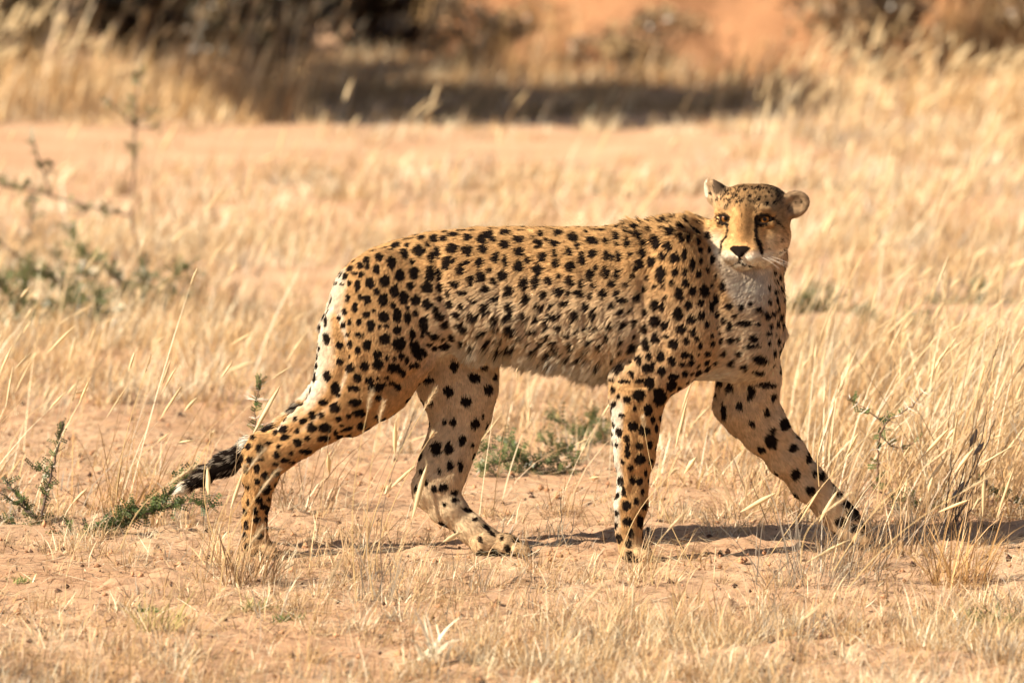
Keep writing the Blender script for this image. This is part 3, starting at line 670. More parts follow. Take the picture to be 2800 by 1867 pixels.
def mat_skin():
    m, nt, out = mat_new('cheetah_coat'); L = nt.links.new
    at = nt.nodes.new('ShaderNodeAttribute'); at.attribute_name = 'col'
    d = nt.nodes.new('ShaderNodeBsdfDiffuse'); d.inputs['Roughness'].default_value = .7
    L(at.outputs['Color'], d.inputs['Color']); L(d.outputs[0], out.inputs[0]); return m
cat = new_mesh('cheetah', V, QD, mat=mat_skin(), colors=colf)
cbase = Q(1150, 1279, 0)
put(cat, cbase)
tag(cat, 'spotted cheetah striding across the sand with its head turned to face us', 'cheetah')

# ------------------------------------------------------------------ fur
NH = 420000
tri = np.concatenate([QD[:, [0, 1, 2]], QD[:, [0, 2, 3]]])
ar = np.linalg.norm(np.cross(V[tri[:, 1]] - V[tri[:, 0]], V[tri[:, 2]] - V[tri[:, 0]]), axis=1) / 2
fur_ok = np.clip(1 - ZN['nose'] * 2, 0, 1) * (1 - nosem) * (1 - orb)
dens = fur_ok * (1 + 1.6 * np.clip(headw, 0, 1) + .5 * (paw + nl * .4))
wgt = ar * dens[tri].mean(1) * np.where(N[tri[:, 0], 1] > .4, .55, 1.0)
cdf = np.cumsum(wgt); ti = np.searchsorted(cdf, rng.random(NH) * cdf[-1])
u = rng.random((NH, 2)); fl_ = u.sum(1) > 1; u[fl_] = 1 - u[fl_]
bw = np.stack([1 - u.sum(1), u[:, 0], u[:, 1]], -1)
tr = tri[ti]
def ip(a): return (a[tr] * (bw[..., None] if a.ndim > 1 else bw)).sum(1)
r0 = ip(V); rn = norm(ip(N)); rf = norm(ip(FLOW) - rn * (ip(FLOW) * rn).sum(1, keepdims=True)); rl = ip(FL); rc = ip(colf); rv = ip(tv); rx, ry = project(r0)
rt, rh = ip(ZN['torso']), ip(headw)
shag = np.clip(rt + .4 * ip(ZN['shoulder']), 0, 1) * smooth(1040, 1100, rx) * (1 - smooth(1420, 1500, rx)) * (1 - smooth(.35, .62, rv))
mane = smooth(1420, 1470, rx) * (1 - smooth(1590, 1635, rx)) * smooth(.35, .8, rn[:, 2]) * smooth(.8, .95, rv + .1 * ip(ZN['neck']) * 3) * (1 - rh)
ridge = smooth(1050, 1150, rx) * (1 - smooth(1420, 1470, rx)) * smooth(.6, .9, rn[:, 2]) * rt
fringe = shag * (1 - smooth(.03, .2, rv))
leng = rl * rng.uniform(.65, 1.2, NH) + shag * .010 * rng.uniform(.4, 1.3, NH) + mane * (.009 + .016 * smooth(.2, .6, vnoise(r0, .03, 99))) * rng.uniform(.3, 1.4, NH) + ridge * .005 + fringe * .016 * rng.uniform(.2, 1.4, NH)
big_n = np.stack([vnoise(r0, .034, 41 + k) for k in range(3)], -1); sm_n = np.stack([vnoise(r0, .012, 51 + k) for k in range(3)], -1)
up_a = R(17) + R(9) * rng.standard_normal(NH) * .6 + shag * R(14) + mane * R(20) + ip(ZN['tail']) * R(8)
d0 = rf + (big_n * (.16 + .46 * shag + .4 * mane)[:, None] + sm_n * (.12 + .30 * shag)[:, None]) * (1 - .5 * rh)[:, None] + rng.standard_normal((NH, 3)) * .10
d0 = norm(d0 - rn * (d0 * rn).sum(1, keepdims=True))
d0 = d0 * np.cos(up_a)[:, None] + rn * np.sin(up_a)[:, None]
tip = r0 + d0 * leng[:, None]
ncl = NH // 18
ci = rng.choice(NH, ncl, replace=False)
kd = kdtree.KDTree(ncl)
for k, i in enumerate(ci): kd.insert(r0[i], k)
kd.balance()
near_c = np.array([kd.find(p)[1] for p in r0])
cr, ct = r0[ci][near_c], tip[ci][near_c]
ok = (rn * rn[ci][near_c]).sum(1) > .5
amt = np.clip(.20 + .36 * shag + .35 * mane + .2 * ip(ZN['throat']) - .1 * rh, 0, .72) * ok
tgt = ct + (r0 - cr) * .35
tip = tip * (1 - amt[:, None]) + tgt * amt[:, None]
sag = (shag * .25 + fringe * .25)[:, None] * leng[:, None] * np.array([0, 0, -1.0])
pts = np.zeros((NH, 4, 3))
mid = r0 + (d0 * .5 + rn * .12) * leng[:, None]
for k, t in enumerate((0, .35, .7, 1.0)):
    lin = r0 * (1 - t) ** 2 + mid * 2 * t * (1 - t) + (tip + sag) * t * t
    pts[:, k] = lin
pts[:, 0] -= rn * .0015
pts[..., 2] = np.maximum(pts[..., 2], .002)
fur_d = bpy.data.hair_curves.new('fur'); fur_d.add_curves([4] * NH)
fur_d.attributes['position'].data.foreach_set('vector', (pts - cbase).astype(np.float32).ravel())
ra = fur_d.attributes.get('radius') or fur_d.attributes.new('radius', 'FLOAT', 'POINT')
rad = np.array([.00048, .00044, .00032, .00010]) * (1 + .25 * shag[:, None]) * np.where(rh > .5, .8, 1)[:, None]
ra.data.foreach_set('value', rad.astype(np.float32).ravel())
tint = 1 + .22 * rng.standard_normal(NH)[:, None] * .7
rm = ip(mask); dark_hair = rm > .18 + .68 * rng.random(NH)
rc = np.where(dark_hair[:, None], BLK * 1.1, ip(colr))
grain = 1 + (.20 * vnoise(r0 - d0 * .004, .0085, 101) + .14 * vnoise(r0, .0045, 102))[:, None] * np.where(dark_hair, .4, 1)[:, None]
rc2 = rc * np.clip(tint, .55, 1.5) * grain
in_tail = ip(ZN['tail']) > .5; gr = in_tail & (vnoise(r0 * np.array([.35, 1, 1]), .007, 97) > .22) & (rng.random(NH) < .55) & (rc[:, 0] < .1); rc2[gr] = np.array([.34, .28, .22]) * rng.uniform(.4, 1.3, (gr.sum(), 1))
tipw = shag * rng.random(NH) * .22
rc2 = mixc(rc2, np.array([.72, .56, .34]), tipw * (rc[:, 0] > .1))
ca_ = fur_d.attributes.new('col', 'FLOAT_COLOR', 'CURVE'); c4 = np.ones((NH, 4), np.float32); c4[:, :3] = np.clip(rc2, .004, .92); ca_.data.foreach_set('color', c4.ravel())
na_ = fur_d.attributes.new('skin_normal', 'FLOAT_VECTOR', 'CURVE')
sn = norm(rn + .35 * d0 + .25 * sm_n + .22 * shag[:, None] * big_n)
na_.data.foreach_set('vector', sn.astype(np.float32).ravel())
def mat_fur():
    m, nt, out = mat_new('cheetah_fur'); L = nt.links.new
    at = nt.nodes.new('ShaderNodeAttribute'); at.attribute_name = 'col'
    an = nt.nodes.new('ShaderNodeAttribute'); an.attribute_name = 'skin_normal'
    vt = nt.nodes.new('ShaderNodeVectorTransform'); vt.vector_type = 'NORMAL'; vt.convert_from = 'OBJECT'; vt.convert_to = 'WORLD'
    L(an.outputs['Vector'], vt.inputs[0])
    d = nt.nodes.new('ShaderNodeBsdfDiffuse'); L(at.outputs['Color'], d.inputs['Color']); L(vt.outputs[0], d.inputs['Normal'])
    t = nt.nodes.new('ShaderNodeBsdfHair'); t.component = 'Reflection'
    t.inputs['RoughnessU'].default_value = .35; t.inputs['RoughnessV'].default_value = .6
    L(at.outputs['Color'], t.inputs['Color'])
    mx = nt.nodes.new('ShaderNodeMixShader'); mx.inputs[0].default_value = .18
    L(d.outputs[0], mx.inputs[1]); L(t.outputs[0], mx.inputs[2]); L(mx.outputs[0], out.inputs[0]); return m
fur_d.materials.append(mat_fur())
fur = bpy.data.objects.new('fur', fur_d); col.objects.link(fur); fur.parent = cat; fur['kind'] = 'stuff'

M_CLAW = mat_bark('claw', (.03, .022, .018), (.08, .06, .05), 90)
# eyes
def mat_eye():
    m, nt, out = mat_new('amber_eye'); L = nt.links.new
    tc = nt.nodes.new('ShaderNodeTexCoord'); sx = nt.nodes.new('ShaderNodeSeparateXYZ'); L(tc.outputs['Object'], sx.inputs[0])
    cb = nt.nodes.new('ShaderNodeCombineXYZ'); L(sx.outputs['X'], cb.inputs[0]); L(sx.outputs['Z'], cb.inputs[2])
    ln = nt.nodes.new('ShaderNodeVectorMath'); ln.operation = 'LENGTH'; L(cb.outputs[0], ln.inputs[0])
    mr = nt.nodes.new('ShaderNodeMapRange'); mr.inputs['From Max'].default_value = .016; L(ln.outputs['Value'], mr.inputs['Value'])
    r = nt.nodes.new('ShaderNodeValToRGB'); e = r.color_ramp.elements
    e[0].position = 0; e[0].color = (.004, .003, .003, 1); e[1].position = 1; e[1].color = (.02, .012, .008, 1)
    for pos, c in ((.25, (.004, .003, .003, 1)), (.31, (.10, .036, .008, 1)), (.5, (.17, .066, .013, 1)), (.6, (.10, .036, .009, 1)), (.68, (.008, .006, .005, 1))):
        x = e.new(pos); x.color = c
    L(mr.outputs[0], r.inputs[0])
    p = nt.nodes.new('ShaderNodeBsdfPrincipled'); p.inputs['Roughness'].default_value = .3; p.inputs['Specular IOR Level'].default_value = .08
    L(r.outputs[0], p.inputs['Base Color']); L(p.outputs[0], out.inputs[0]); return m
M_EYE = mat_eye()
def uvsphere(r, nu=28, nv=18):
    th = np.linspace(0, math.pi, nv + 1); ph = np.linspace(0, 2 * math.pi, nu, endpoint=False)
    v = np.array([[r * math.sin(t) * math.cos(p_), -r * math.cos(t), r * math.sin(t) * math.sin(p_)] for t in th for p_ in ph])
    q_ = [[i * nu + j, i * nu + (j + 1) % nu, (i + 1) * nu + (j + 1) % nu, (i + 1) * nu + j] for i in range(nv) for j in range(nu)]
    return v, np.array(q_)
ev, eq = uvsphere(.0155)
for s in (-1, 1):
    eo = new_mesh('eye', ev, eq, mat=M_EYE, parent=cat)
    c = HL(s * 45.5, -58.5, 20)
    eo.location = c - cbase
    g = norm(CAM - c); eo.rotation_euler = (math.asin(g[2]) * -1, 0, math.atan2(g[0], -g[1]))
# whiskers
wp, wc = [], 0
for s in (-1, 1):
    for k in range(7):
        a = HL(s * (30 + k % 3 * 4), -92 + (k % 3) * 6, -58 - (k // 3) * 7)
        dr = norm(hd((s * 1.0, .15 + .12 * k, -.25 + .06 * k)))
        ln_ = .06 + .012 * (k % 4)
        for t in (0, .5, 1): wp.append(a + dr * ln_ * t + np.array([0, 0, -.018]) * t * t)
wd = bpy.data.hair_curves.new('whiskers'); wd.add_curves([3] * (len(wp) // 3))
wd.attributes['position'].data.foreach_set('vector', (np.array(wp) - cbase).astype(np.float32).ravel())
ra = wd.attributes.get('radius') or wd.attributes.new('radius', 'FLOAT', 'POINT')
ra.data.foreach_set('value', np.tile([.00035, .0003, .0001], len(wp) // 3).astype(np.float32))
mw, nt, out = mat_new('whisker'); d = nt.nodes.new('ShaderNodeBsdfDiffuse'); d.inputs[0].default_value = (.75, .68, .58, 1); nt.links.new(d.outputs[0], out.inputs[0])
wd.materials.append(mw)
wo_ = bpy.data.objects.new('whiskers', wd); col.objects.link(wo_); wo_.parent = cat; wo_['kind'] = 'stuff'

# claws
cv, cq, cn = [], [], 0
for (x, y, Yc) in ((1474, 1270, -.082), (1978, 1238, .13), (612, 1262, -.005), (1196, 1260, .016)):
    for s in (-1.5, -.5, .5, 1.5):
        a = Q(x + 15 - 4 * abs(s) + 8, y + 4, Yc + s * .0175); b = a + np.array([.013, 0, -.008])
        an = np.arange(6) * math.pi / 3
        ring = a + np.stack([0 * an, np.cos(an), np.sin(an)], -1) * .0032; mid_ = (a + b) / 2 + np.array([0, 0, .002]) + np.stack([0 * an, np.cos(an), np.sin(an)], -1) * .0022
        v = np.concatenate([ring, mid_, b[None]]); q_ = [[i, (i + 1) % 6, 6 + (i + 1) % 6, 6 + i] for i in range(6)]; t_ = [[6 + i, 6 + (i + 1) % 6, 12] for i in range(6)]
        new_mesh('claw', v - cbase, q_, t_, mat=M_CLAW, parent=cat)
# ------------------------------------------------------------------ dry grass
STRAW = np.array([[.66, .45, .23], [.74, .56, .33], [.54, .34, .16], [.86, .74, .53], [.84, .70, .48], [.60, .39, .20], [.70, .49, .27], [.42, .27, .14], [.40, .33, .25]])
def blades(base, h, az, lean, curl, width, nseg=3, colors=None, flat=None):
    """Ribbons: base (n,3), length, direction of lean, lean at the foot, extra lean at the tip, width."""
    n = len(base); t = np.linspace(0, 1, nseg + 1)
    dirx, diry = np.cos(az), np.sin(az)
    pos = np.zeros((n, nseg + 1, 3)); pos[:, 0] = base
    for k in range(nseg):
        a = lean + curl * (t[k] + t[k + 1]) / 2
        st = (h / nseg)
        pos[:, k + 1] = pos[:, k] + np.stack([np.sin(a) * dirx * st, np.sin(a) * diry * st, np.cos(a) * st], -1)
    turn = rng.uniform(0, 2 * math.pi, n)
    side = np.stack([np.cos(turn), np.sin(turn), np.zeros(n)], -1)
    nv = 2 * nseg + 1
    vs = np.zeros((n, nv, 3))
    for k in range(nseg):
        w = (width * (1 - .55 * t[k] ** 1.5) / 2)[:, None] * side
        vs[:, 2 * k] = pos[:, k] - w; vs[:, 2 * k + 1] = pos[:, k] + w
    vs[:, -1] = pos[:, -1]
    b0 = (np.arange(n) * nv)[:, None]
    qs = np.concatenate([b0 + np.array([[2 * k, 2 * k + 1, 2 * k + 3, 2 * k + 2]]) for k in range(nseg - 1)]) if nseg > 1 else np.zeros((0, 4), int)
    ts = b0 + np.array([[2 * nseg - 2, 2 * nseg - 1, 2 * nseg]])
    if colors is None:
        colors = STRAW[rng.integers(0, len(STRAW), n)] * rng.uniform(.75, 1.15, (n, 1))
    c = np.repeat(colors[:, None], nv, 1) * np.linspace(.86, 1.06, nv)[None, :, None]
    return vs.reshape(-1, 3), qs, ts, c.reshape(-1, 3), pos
class Bag:
    def __init__(s): s.v, s.q, s.t, s.c, s.n = [], [], [], [], 0
    def add(s, v, q, t, c):
        s.v.append(v); s.c.append(c)
        if q is not None and len(q): s.q.append(np.asarray(q) + s.n)
        if t is not None and len(t): s.t.append(np.asarray(t) + s.n)
        s.n += len(v)
    def build(s, name, mat=None, parent=None):
        return new_mesh(name, np.concatenate(s.v), np.concatenate(s.q) if s.q else None, np.concatenate(s.t) if s.t else None, mat=mat or M_GRASS, colors=np.clip(np.concatenate(s.c), .01, .95), parent=parent)
def heads(bag, tip, dirn, L, rad, color, bristles=0):
    """Feathery seed heads: a spindle, with bristles when near."""
    n = len(tip)
    dirn = norm(dirn); a = norm(np.cross(dirn, np.array([.3, .9, .1]))); b = np.cross(dirn, a)
    prof = [(-.15, .15), (.2, .9), (.55, 1.0), (.85, .5), (1.0, .05)]
    m = 5; vs = np.zeros((n, len(prof) * m, 3))
    for i, (t, r) in enumerate(prof):
        for j in range(m):
            an = 2 * math.pi * j / m
            jit = rng.uniform(.75, 1.25, n)
            vs[:, i * m + j] = tip + dirn * (L * t)[:, None] + (a * math.cos(an) + b * math.sin(an)) * (rad * r * jit)[:, None]
    q = np.array([[i * m + j, i * m + (j + 1) % m, (i + 1) * m + (j + 1) % m, (i + 1) * m + j] for i in range(len(prof) - 1) for j in range(m)])
    b0 = (np.arange(n) * len(prof) * m)[:, None, None]
    bag.add(vs.reshape(-1, 3), (b0 + q[None]).reshape(-1, 4), None, np.repeat(color[:, None], len(prof) * m, 1).reshape(-1, 3))
    if bristles:
        t = rng.random((n, bristles)); an = rng.uniform(0, 2 * math.pi, (n, bristles))
        rd = a[:, None] * np.cos(an)[..., None] + b[:, None] * np.sin(an)[..., None]
        p0 = tip[:, None] + dirn[:, None] * (L[:, None] * t)[..., None]
        p1 = p0 + (dirn[:, None] * .012 + rd * .0075) * rng.uniform(.6, 1.3, (n, bristles))[..., None] + rd * rad[:, None, None]
        sd = np.cross(rd, dirn[:, None]) * .0007
        vs = np.stack([p0 - sd, p0 + sd, p1], 2).reshape(-1, 3)
        bag.add(vs, None, np.arange(len(vs)).reshape(-1, 3), np.repeat(np.repeat(color[:, None], bristles, 1).reshape(-1, 3), 3, 0))
def gz(x, y): return ground_h(x, y)
def frame_x(y, m=1.25): return 1400 / FPX * (y + 14) * m
def scatter(n, y0, y1, dens, margin=1.5, power=1.0):
    """Points on the ground between two distances, kept by a density 0..1 of (x, y)."""
    out = []; got = 0; n = int(n * 1.17)
    while got < n:
        y = y0 + (y1 - y0) * rng.random(n * 2) ** power
        hx = frame_x(y, margin); x = rng.uniform(-1, 1, n * 2) * hx
        keep = rng.random(n * 2) < dens(x, y) * hx / frame_x(y1, margin)
        out.append(np.stack([x[keep], y[keep]], -1)); got += keep.sum()
    return np.concatenate(out)[:n]
def relx(x, y): return x / (1400 / FPX * (y + 14))          # -1 .. 1 across the view at that distance
def ground_pts(xy, z=0): return np.stack([xy[:, 0], xy[:, 1], gz(xy[:, 0], xy[:, 1]) + z], -1)
def tufts(bag, xy, per, spread, hmean, hsd, lean_dir=0.0, lean=.25, curl=.5, width=.0022, nseg=3, cols=None, lean_mix=.5):
    n = len(xy); per_i = np.maximum(rng.poisson(per, n), 2); idx = np.repeat(np.arange(n), per_i); N_ = len(idx)
    off = np.clip(rng.standard_normal((N_, 2)), -1.5, 1.5) * spread * rng.uniform(.6, 1.4, n)[idx][:, None]
    p = ground_pts(xy[idx] + off, -.004)
    sc = rng.uniform(.6, 1.35, n)[idx]
    h = np.clip(hmean * sc * (1 + hsd * rng.standard_normal(N_)), .015, None)
    az = np.where(rng.random(N_) < lean_mix, lean_dir + rng.standard_normal(N_) * .7, np.arctan2(off[:, 1], off[:, 0]) + rng.standard_normal(N_) * .6)
    le = np.abs(rng.standard_normal(N_)) * lean + .03
    cu = np.abs(rng.standard_normal(N_)) * curl
    c = None
    tc = STRAW[rng.integers(0, len(STRAW), n)] if cols is None else cols[rng.integers(0, len(cols), n)]
    c = tc[idx] * rng.uniform(.55, 1.2, (N_, 1))
    v, q, t, cc, pos = blades(p, h, az, le, cu, width * rng.uniform(.6, 1.5, N_), nseg, c)
    bag.add(v, q, t, cc)
def stalks(bag, xy, hmean, hsd, lean_dir, lean, width, hl=.085, hr=.006, bristles=0, frac=.75, cols=None):
    n = len(xy); p = ground_pts(xy, -.004)
    h = np.clip(hmean * (1 + hsd * rng.standard_normal(n)), .08, None)
    az = lean_dir + rng.standard_normal(n) * .55; le = .05 + np.abs(rng.standard_normal(n)) * lean * .5; cu = .08 + np.abs(rng.standard_normal(n)) * lean
    c = STRAW[rng.integers(0, len(STRAW), n)] * rng.uniform(.85, 1.15, (n, 1))
    v, q, t, cc, pos = blades(p, h, az, le, cu, width * rng.uniform(.7, 1.3, n), 4, c)
    bag.add(v, q, t, cc)
    k = rng.random(n) < frac
    if k.any():
        d = norm(pos[k, -1] - pos[k, -2])
        hc = np.array([.76, .60, .36]) * rng.uniform(.85, 1.12, (k.sum(), 1))
        heads(bag, pos[k, -1] - d * .01, norm(d + rng.standard_normal(d.shape) * .12), hl * rng.uniform(.35, 1.4, k.sum()), hr * rng.uniform(.45, 1.25, k.sum()), hc, bristles)
GOLD = np.array([[.60, .37, .16], [.66, .44, .21], [.52, .31, .13], [.70, .50, .28], [.36, .22, .11]])

# foreground and the cat's own strip: short bunches, most of them at the lower right
def d_front(x, y):
    r = relx(x, y); n = vnoise(np.stack([x, y], -1), .34, 61) * .5 + .5
    base = .26 + .50 * smooth(-.2, .6, r) * smooth(-.5, -1.0, y) + .28 * smooth(-1.0, -1.9, y)
    tread = np.exp(-((y - .0) / .30) ** 2) * (1 - smooth(.62, .8, np.abs(r)))
    return np.clip(base * (.12 + 1.5 * n * n * n), 0, 1) * (1 - .93 * tread)
b = Bag()
tufts(b, scatter(2300, -2.75, .9, d_front), 22, .024, .044, .4, 0, .75, .7, .0020, 2, lean_mix=.2)
tufts(b, scatter(330, -2.75, .9, d_front), 18, .025, .07, .4, 0, .45, .6, .0018, 3, lean_mix=.3)
tag(b.build('short_grass'), 'short dry straw bunches on the near sand', kind='stuff')
# straw litter lying flat, a share of it dark as shadow-like streaks
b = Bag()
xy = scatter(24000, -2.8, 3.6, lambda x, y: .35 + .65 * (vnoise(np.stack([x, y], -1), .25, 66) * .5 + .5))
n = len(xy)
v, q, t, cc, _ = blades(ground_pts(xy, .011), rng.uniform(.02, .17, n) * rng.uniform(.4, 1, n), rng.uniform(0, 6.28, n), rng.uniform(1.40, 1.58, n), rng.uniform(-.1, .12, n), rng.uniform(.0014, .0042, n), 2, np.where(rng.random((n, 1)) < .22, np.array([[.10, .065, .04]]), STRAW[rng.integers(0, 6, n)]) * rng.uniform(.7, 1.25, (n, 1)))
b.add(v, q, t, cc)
tag(b.build('straw_litter'), 'broken straw and dark shadow-like streaks lying flat over the sand', kind='stuff')
# crumbs of earth and dark bits
xy = scatter(6500, -2.8, 4.5, lambda x, y: .3 + .7 * (vnoise(np.stack([x, y], -1), .3, 67) * .5 + .5))
n = len(xy); r = .0018 + .0085 * rng.random(n) ** 6
oc = np.array([[1, 0, 0], [-1, 0, 0], [0, 1, 0], [0, -1, 0], [0, 0, 1], [0, 0, -1.]]); of = np.array([[0, 2, 4], [2, 1, 4], [1, 3, 4], [3, 0, 4], [2, 0, 5], [1, 2, 5], [3, 1, 5], [0, 3, 5]])
vs = ground_pts(xy, .005)[:, None] + oc[None] * (r[:, None] * rng.uniform(.6, 1.3, (n, 6)))[..., None]
dk = rng.random(n) < .30
cl = np.where(dk[:, None], np.array([.07, .04, .03]), np.array([.42, .22, .12])) * rng.uniform(.7, 1.3, (n, 1))
b = Bag(); b.add(vs.reshape(-1, 3), None, (np.arange(n)[:, None, None] * 6 + of[None]).reshape(-1, 3), np.repeat(cl, 6, 0))
M_CRUMB = mat_attr_leaf('crumb', 0.0)
tag(b.build('earth_crumbs', M_CRUMB), 'small crumbs of earth and droppings scattered on the sand', kind='stuff')

# behind the cat: straw thickening with distance
def d_mid(x, y):
    r = relx(x, y); n = vnoise(np.stack([x, y], -1), .9, 71) * .5 + .5; n2 = vnoise(np.stack([x, y], -1), .3, 72) * .5 + .5
    right = smooth(.25, .7, r)
    base = .22 + .28 * smooth(.9, 2.6, y) + .55 * smooth(3.0, 5.5, y) + .45 * right * smooth(.4, 1.2, y)
    gap = np.exp(-((r + .85) / .35) ** 2 - ((y - 2.9) / .8) ** 2) * .6 + np.exp(-((r + .15) / .3) ** 2 - ((y - 1.2) / .9) ** 2) * .5
    return np.clip(base * (.35 + n * .7 + n2 * .4) - gap, .02, 1)
b = Bag()
tufts(b, scatter(1150, .6, 6.5, d_mid), 24, .045, .085, .4, .15, .5, .6, .0030, 3, np.concatenate([GOLD, STRAW]), lean_mix=.45)
tufts(b, scatter(900, .6, 6.5, d_mid), 16, .03, .045, .4, 0, .8, .8, .0028, 2, lean_mix=.2)
tufts(b, scatter(900, 6.0, 11.8, lambda x, y: np.clip(vnoise(np.stack([x, y], -1), 1.1, 73) * .8 + .55, .04, 1)), 24, .07, .10, .4, .15, .45, .6, .0048, 3, lean_mix=.5)
tag(b.build('savanna_grass'), 'thick straw grass across the middle distance', kind='stuff')
b = Bag()
def d_st(x, y):
    r = relx(x, y)
    return np.clip(.10 + .9 * smooth(.40, .75, r) * smooth(.6, 1.2, y) + .22 * smooth(4, 7, y) + .15 * smooth(-.5, -.8, r), 0, 1)
stalks(b, scatter(620, .5, 4.8, d_st), .29, .35, .1, .55, .0026, .075, .0030, 12)
right_side = lambda x, y: smooth(.45, .62, relx(x, y))
tufts(b, scatter(140, .65, 4.5, right_side), 26, .05, .24, .4, .1, .35, .5, .0030, 4, STRAW, lean_mix=.7)
stalks(b, scatter(520, 4.0, 12.5, lambda x, y: .3 + .7 * smooth(-.1, .8, relx(x, y))), .27, .4, .1, .5, .0034, .09, .0046, 0)
tag(b.build('seeding_grass'), 'taller seeding stalks leaning to the right behind the cheetah', kind='stuff')
# far: sand clearing with wisps, then tall grass in front of the thicket and on the bank
def d_far(x, y):
    r = relx(x, y); n = vnoise(np.stack([x, y], -1), 1.6, 75) * .5 + .5
    clear = np.exp(-((y - 19.2) / 2.9) ** 4) * (1 - smooth(.38, .7, r)) * .97
    shade = np.exp(-((y - 25.7) / 3.9) ** 4) * (smooth(-.42, -.34, r) * (1 - smooth(.36, .44, r)))
    return np.clip((.4 + .6 * n) * (1 - clear) * (1 - shade), 0, 1)
b = Bag()
tufts(b, scatter(640, 11.5, 23, lambda x, y: d_far(x, y) * (1 - .6 * np.exp(-((y - 13) / 1.5) ** 2))), 20, .10, .09, .4, .1, .4, .5, .0085, 2, lean_mix=.5)
tufts(b, scatter(230, 22, 28, lambda x, y: d_far(x, y) * np.clip(1 - smooth(-.5, -.3, relx(x, y)) + .35 * smooth(.4, .55, relx(x, y)), .0, 1)), 22, .16, .26, .4, .1, .35, .5, .013, 2, GOLD, lean_mix=.55)
stalks(b, scatter(46, 22.5, 24.5, lambda x, y: (np.abs(relx(x, y)) < .5) * 1.0), .26, .3, .1, .5, .007, .10, .008)
stalks(b, scatter(190, 14, 24, d_far), .30, .3, .1, .45, .007, .11, .008)
left_tall = lambda x, y: d_far(x, y) * (1 - smooth(-.45, -.2, relx(x, y)))
right_tall = lambda x, y: d_far(x, y) * smooth(.42, .6, relx(x, y))
stalks(b, scatter(190, 22.5, 27, left_tall), .66, .28, .1, .5, .010, .16, .011)
stalks(b, scatter(260, 20, 27, right_tall), .38, .3, .1, .6, .010, .14, .010)
tag(b.build('far_tall_grass'), 'tall pale grass standing in front of the thicket and bank', kind='stuff')
b = Bag()
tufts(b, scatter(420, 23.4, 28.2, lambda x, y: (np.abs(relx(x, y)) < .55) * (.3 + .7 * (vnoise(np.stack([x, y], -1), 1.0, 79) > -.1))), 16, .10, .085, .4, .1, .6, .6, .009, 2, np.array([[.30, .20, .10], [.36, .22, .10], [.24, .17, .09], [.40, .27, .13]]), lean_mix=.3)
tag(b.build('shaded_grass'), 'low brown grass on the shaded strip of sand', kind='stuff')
b = Bag()
tufts(b, scatter(300, 28.0, 32.0, lambda x, y: (np.abs(relx(x, y) + .05) < .42) * 1.0), 20, .10, .14, .4, .1, .5, .5, .010, 2, np.concatenate([GOLD, STRAW]), lean_mix=.4)
tag(b.build('sunlit_grass'), 'low golden grass on the sunlit edge before the thicket and bank', kind='stuff')
# thin wisps on the orange bank
b = Bag()
n = 2600; x = rng.uniform(-.6, 8, n); y = rng.uniform(28.6, 36, n)
bi = np.clip(np.searchsorted(mx_, x), 0, len(mx_) - 1); bj = np.clip(np.searchsorted(my_, y), 0, len(my_) - 1)
keep = rng.random(n) < (.28 + .72 * smooth(1.2, 2.6, x)) * (vnoise(np.stack([x, y], -1), .9, 78) > -.25)
x, y, bi, bj = x[keep], y[keep], bi[keep], bj[keep]; n = len(x); k = 12
p = np.stack([x, y, MH[bi, bj] - .03], -1).repeat(k, 0); p[:, :2] += rng.standard_normal((n * k, 2)) * .10
br = np.array([[.50, .32, .14], [.40, .24, .11], [.30, .19, .10], [.58, .40, .2]])
v, q, t, cc, _ = blades(p, rng.uniform(.15, .55, n * k), rng.standard_normal(n * k) * .8, np.abs(rng.standard_normal(n * k)) * .3, np.abs(rng.standard_normal(n * k)) * .5, rng.uniform(.008, .016, n * k), 2, br[rng.integers(0, 4, n)].repeat(k, 0) * rng.uniform(.7, 1.2, (n * k, 1)))
b.add(v, q, t, cc)
tag(b.build('bank_grass'), 'wispy brown grass growing on the orange bank', kind='stuff')

# ------------------------------------------------------------------ single tufts and stalks one can point at
def grass_tuft(px, py, per, spread, h, width, label, cols=None, lean=.3, curl=.5, nst=0, sth=.3, lean_dir=.15, mix=.4, group=None):
    g = G(px, py); b = Bag()
    tufts(b, np.array([g[:2]]), per, spread, h, .35, lean_dir, lean, curl, width, 4, cols, mix)
    if nst: stalks(b, g[:2] + rng.standard_normal((nst, 2)) * spread, sth, .25, lean_dir, .45, .002, .08, .005, 14)
    o = b.build('grass_tuft'); put(o, (g[0], g[1], 0))
    return tag(o, label, 'grass tuft', group)
grass_tuft(960, 1565, 40, .05, .14, .0026, 'sparse straw tuft with tall stalks just left of the striding hind paw', nst=7, sth=.27)
grass_tuft(1050, 1640, 26, .03, .15, .0024, 'upright pale tuft on the near sand below the gap between the hind paws', nst=3, sth=.26)
grass_tuft(680, 1610, 90, .05, .10, .0030, 'golden curled tuft at the trailing hind paw', GOLD, .4, .9, nst=3, sth=.25)
grass_tuft(620, 1560, 60, .03, .13, .0030, 'pale tuft beside the trailing hind foot on its left', None, .3, .6, nst=3, sth=.3)
g_ = G(1180, 1800); bt = empty('grass_tuft', (g_[0], g_[1], 0)); tag(bt, 'bleached broad bladed tuft low in the foreground sand', 'grass tuft')
for k in range(26):
    v, q, t, cc, _ = blades(np.array([[rng.normal() * .014, rng.normal() * .014, g_[2] - .003]]), np.array([rng.uniform(.04, .125)]), np.array([rng.uniform(0, 6.28)]), np.array([rng.uniform(.2, .9)]), np.array([rng.uniform(.1, 1.2)]), np.array([rng.uniform(.004, .0095)]), 5, np.array([[.86, .77, .58]]) * rng.uniform(.85, 1.06))
    new_mesh('blade', v, q, t, mat=M_GRASS, colors=np.clip(cc, 0, .95), parent=bt)
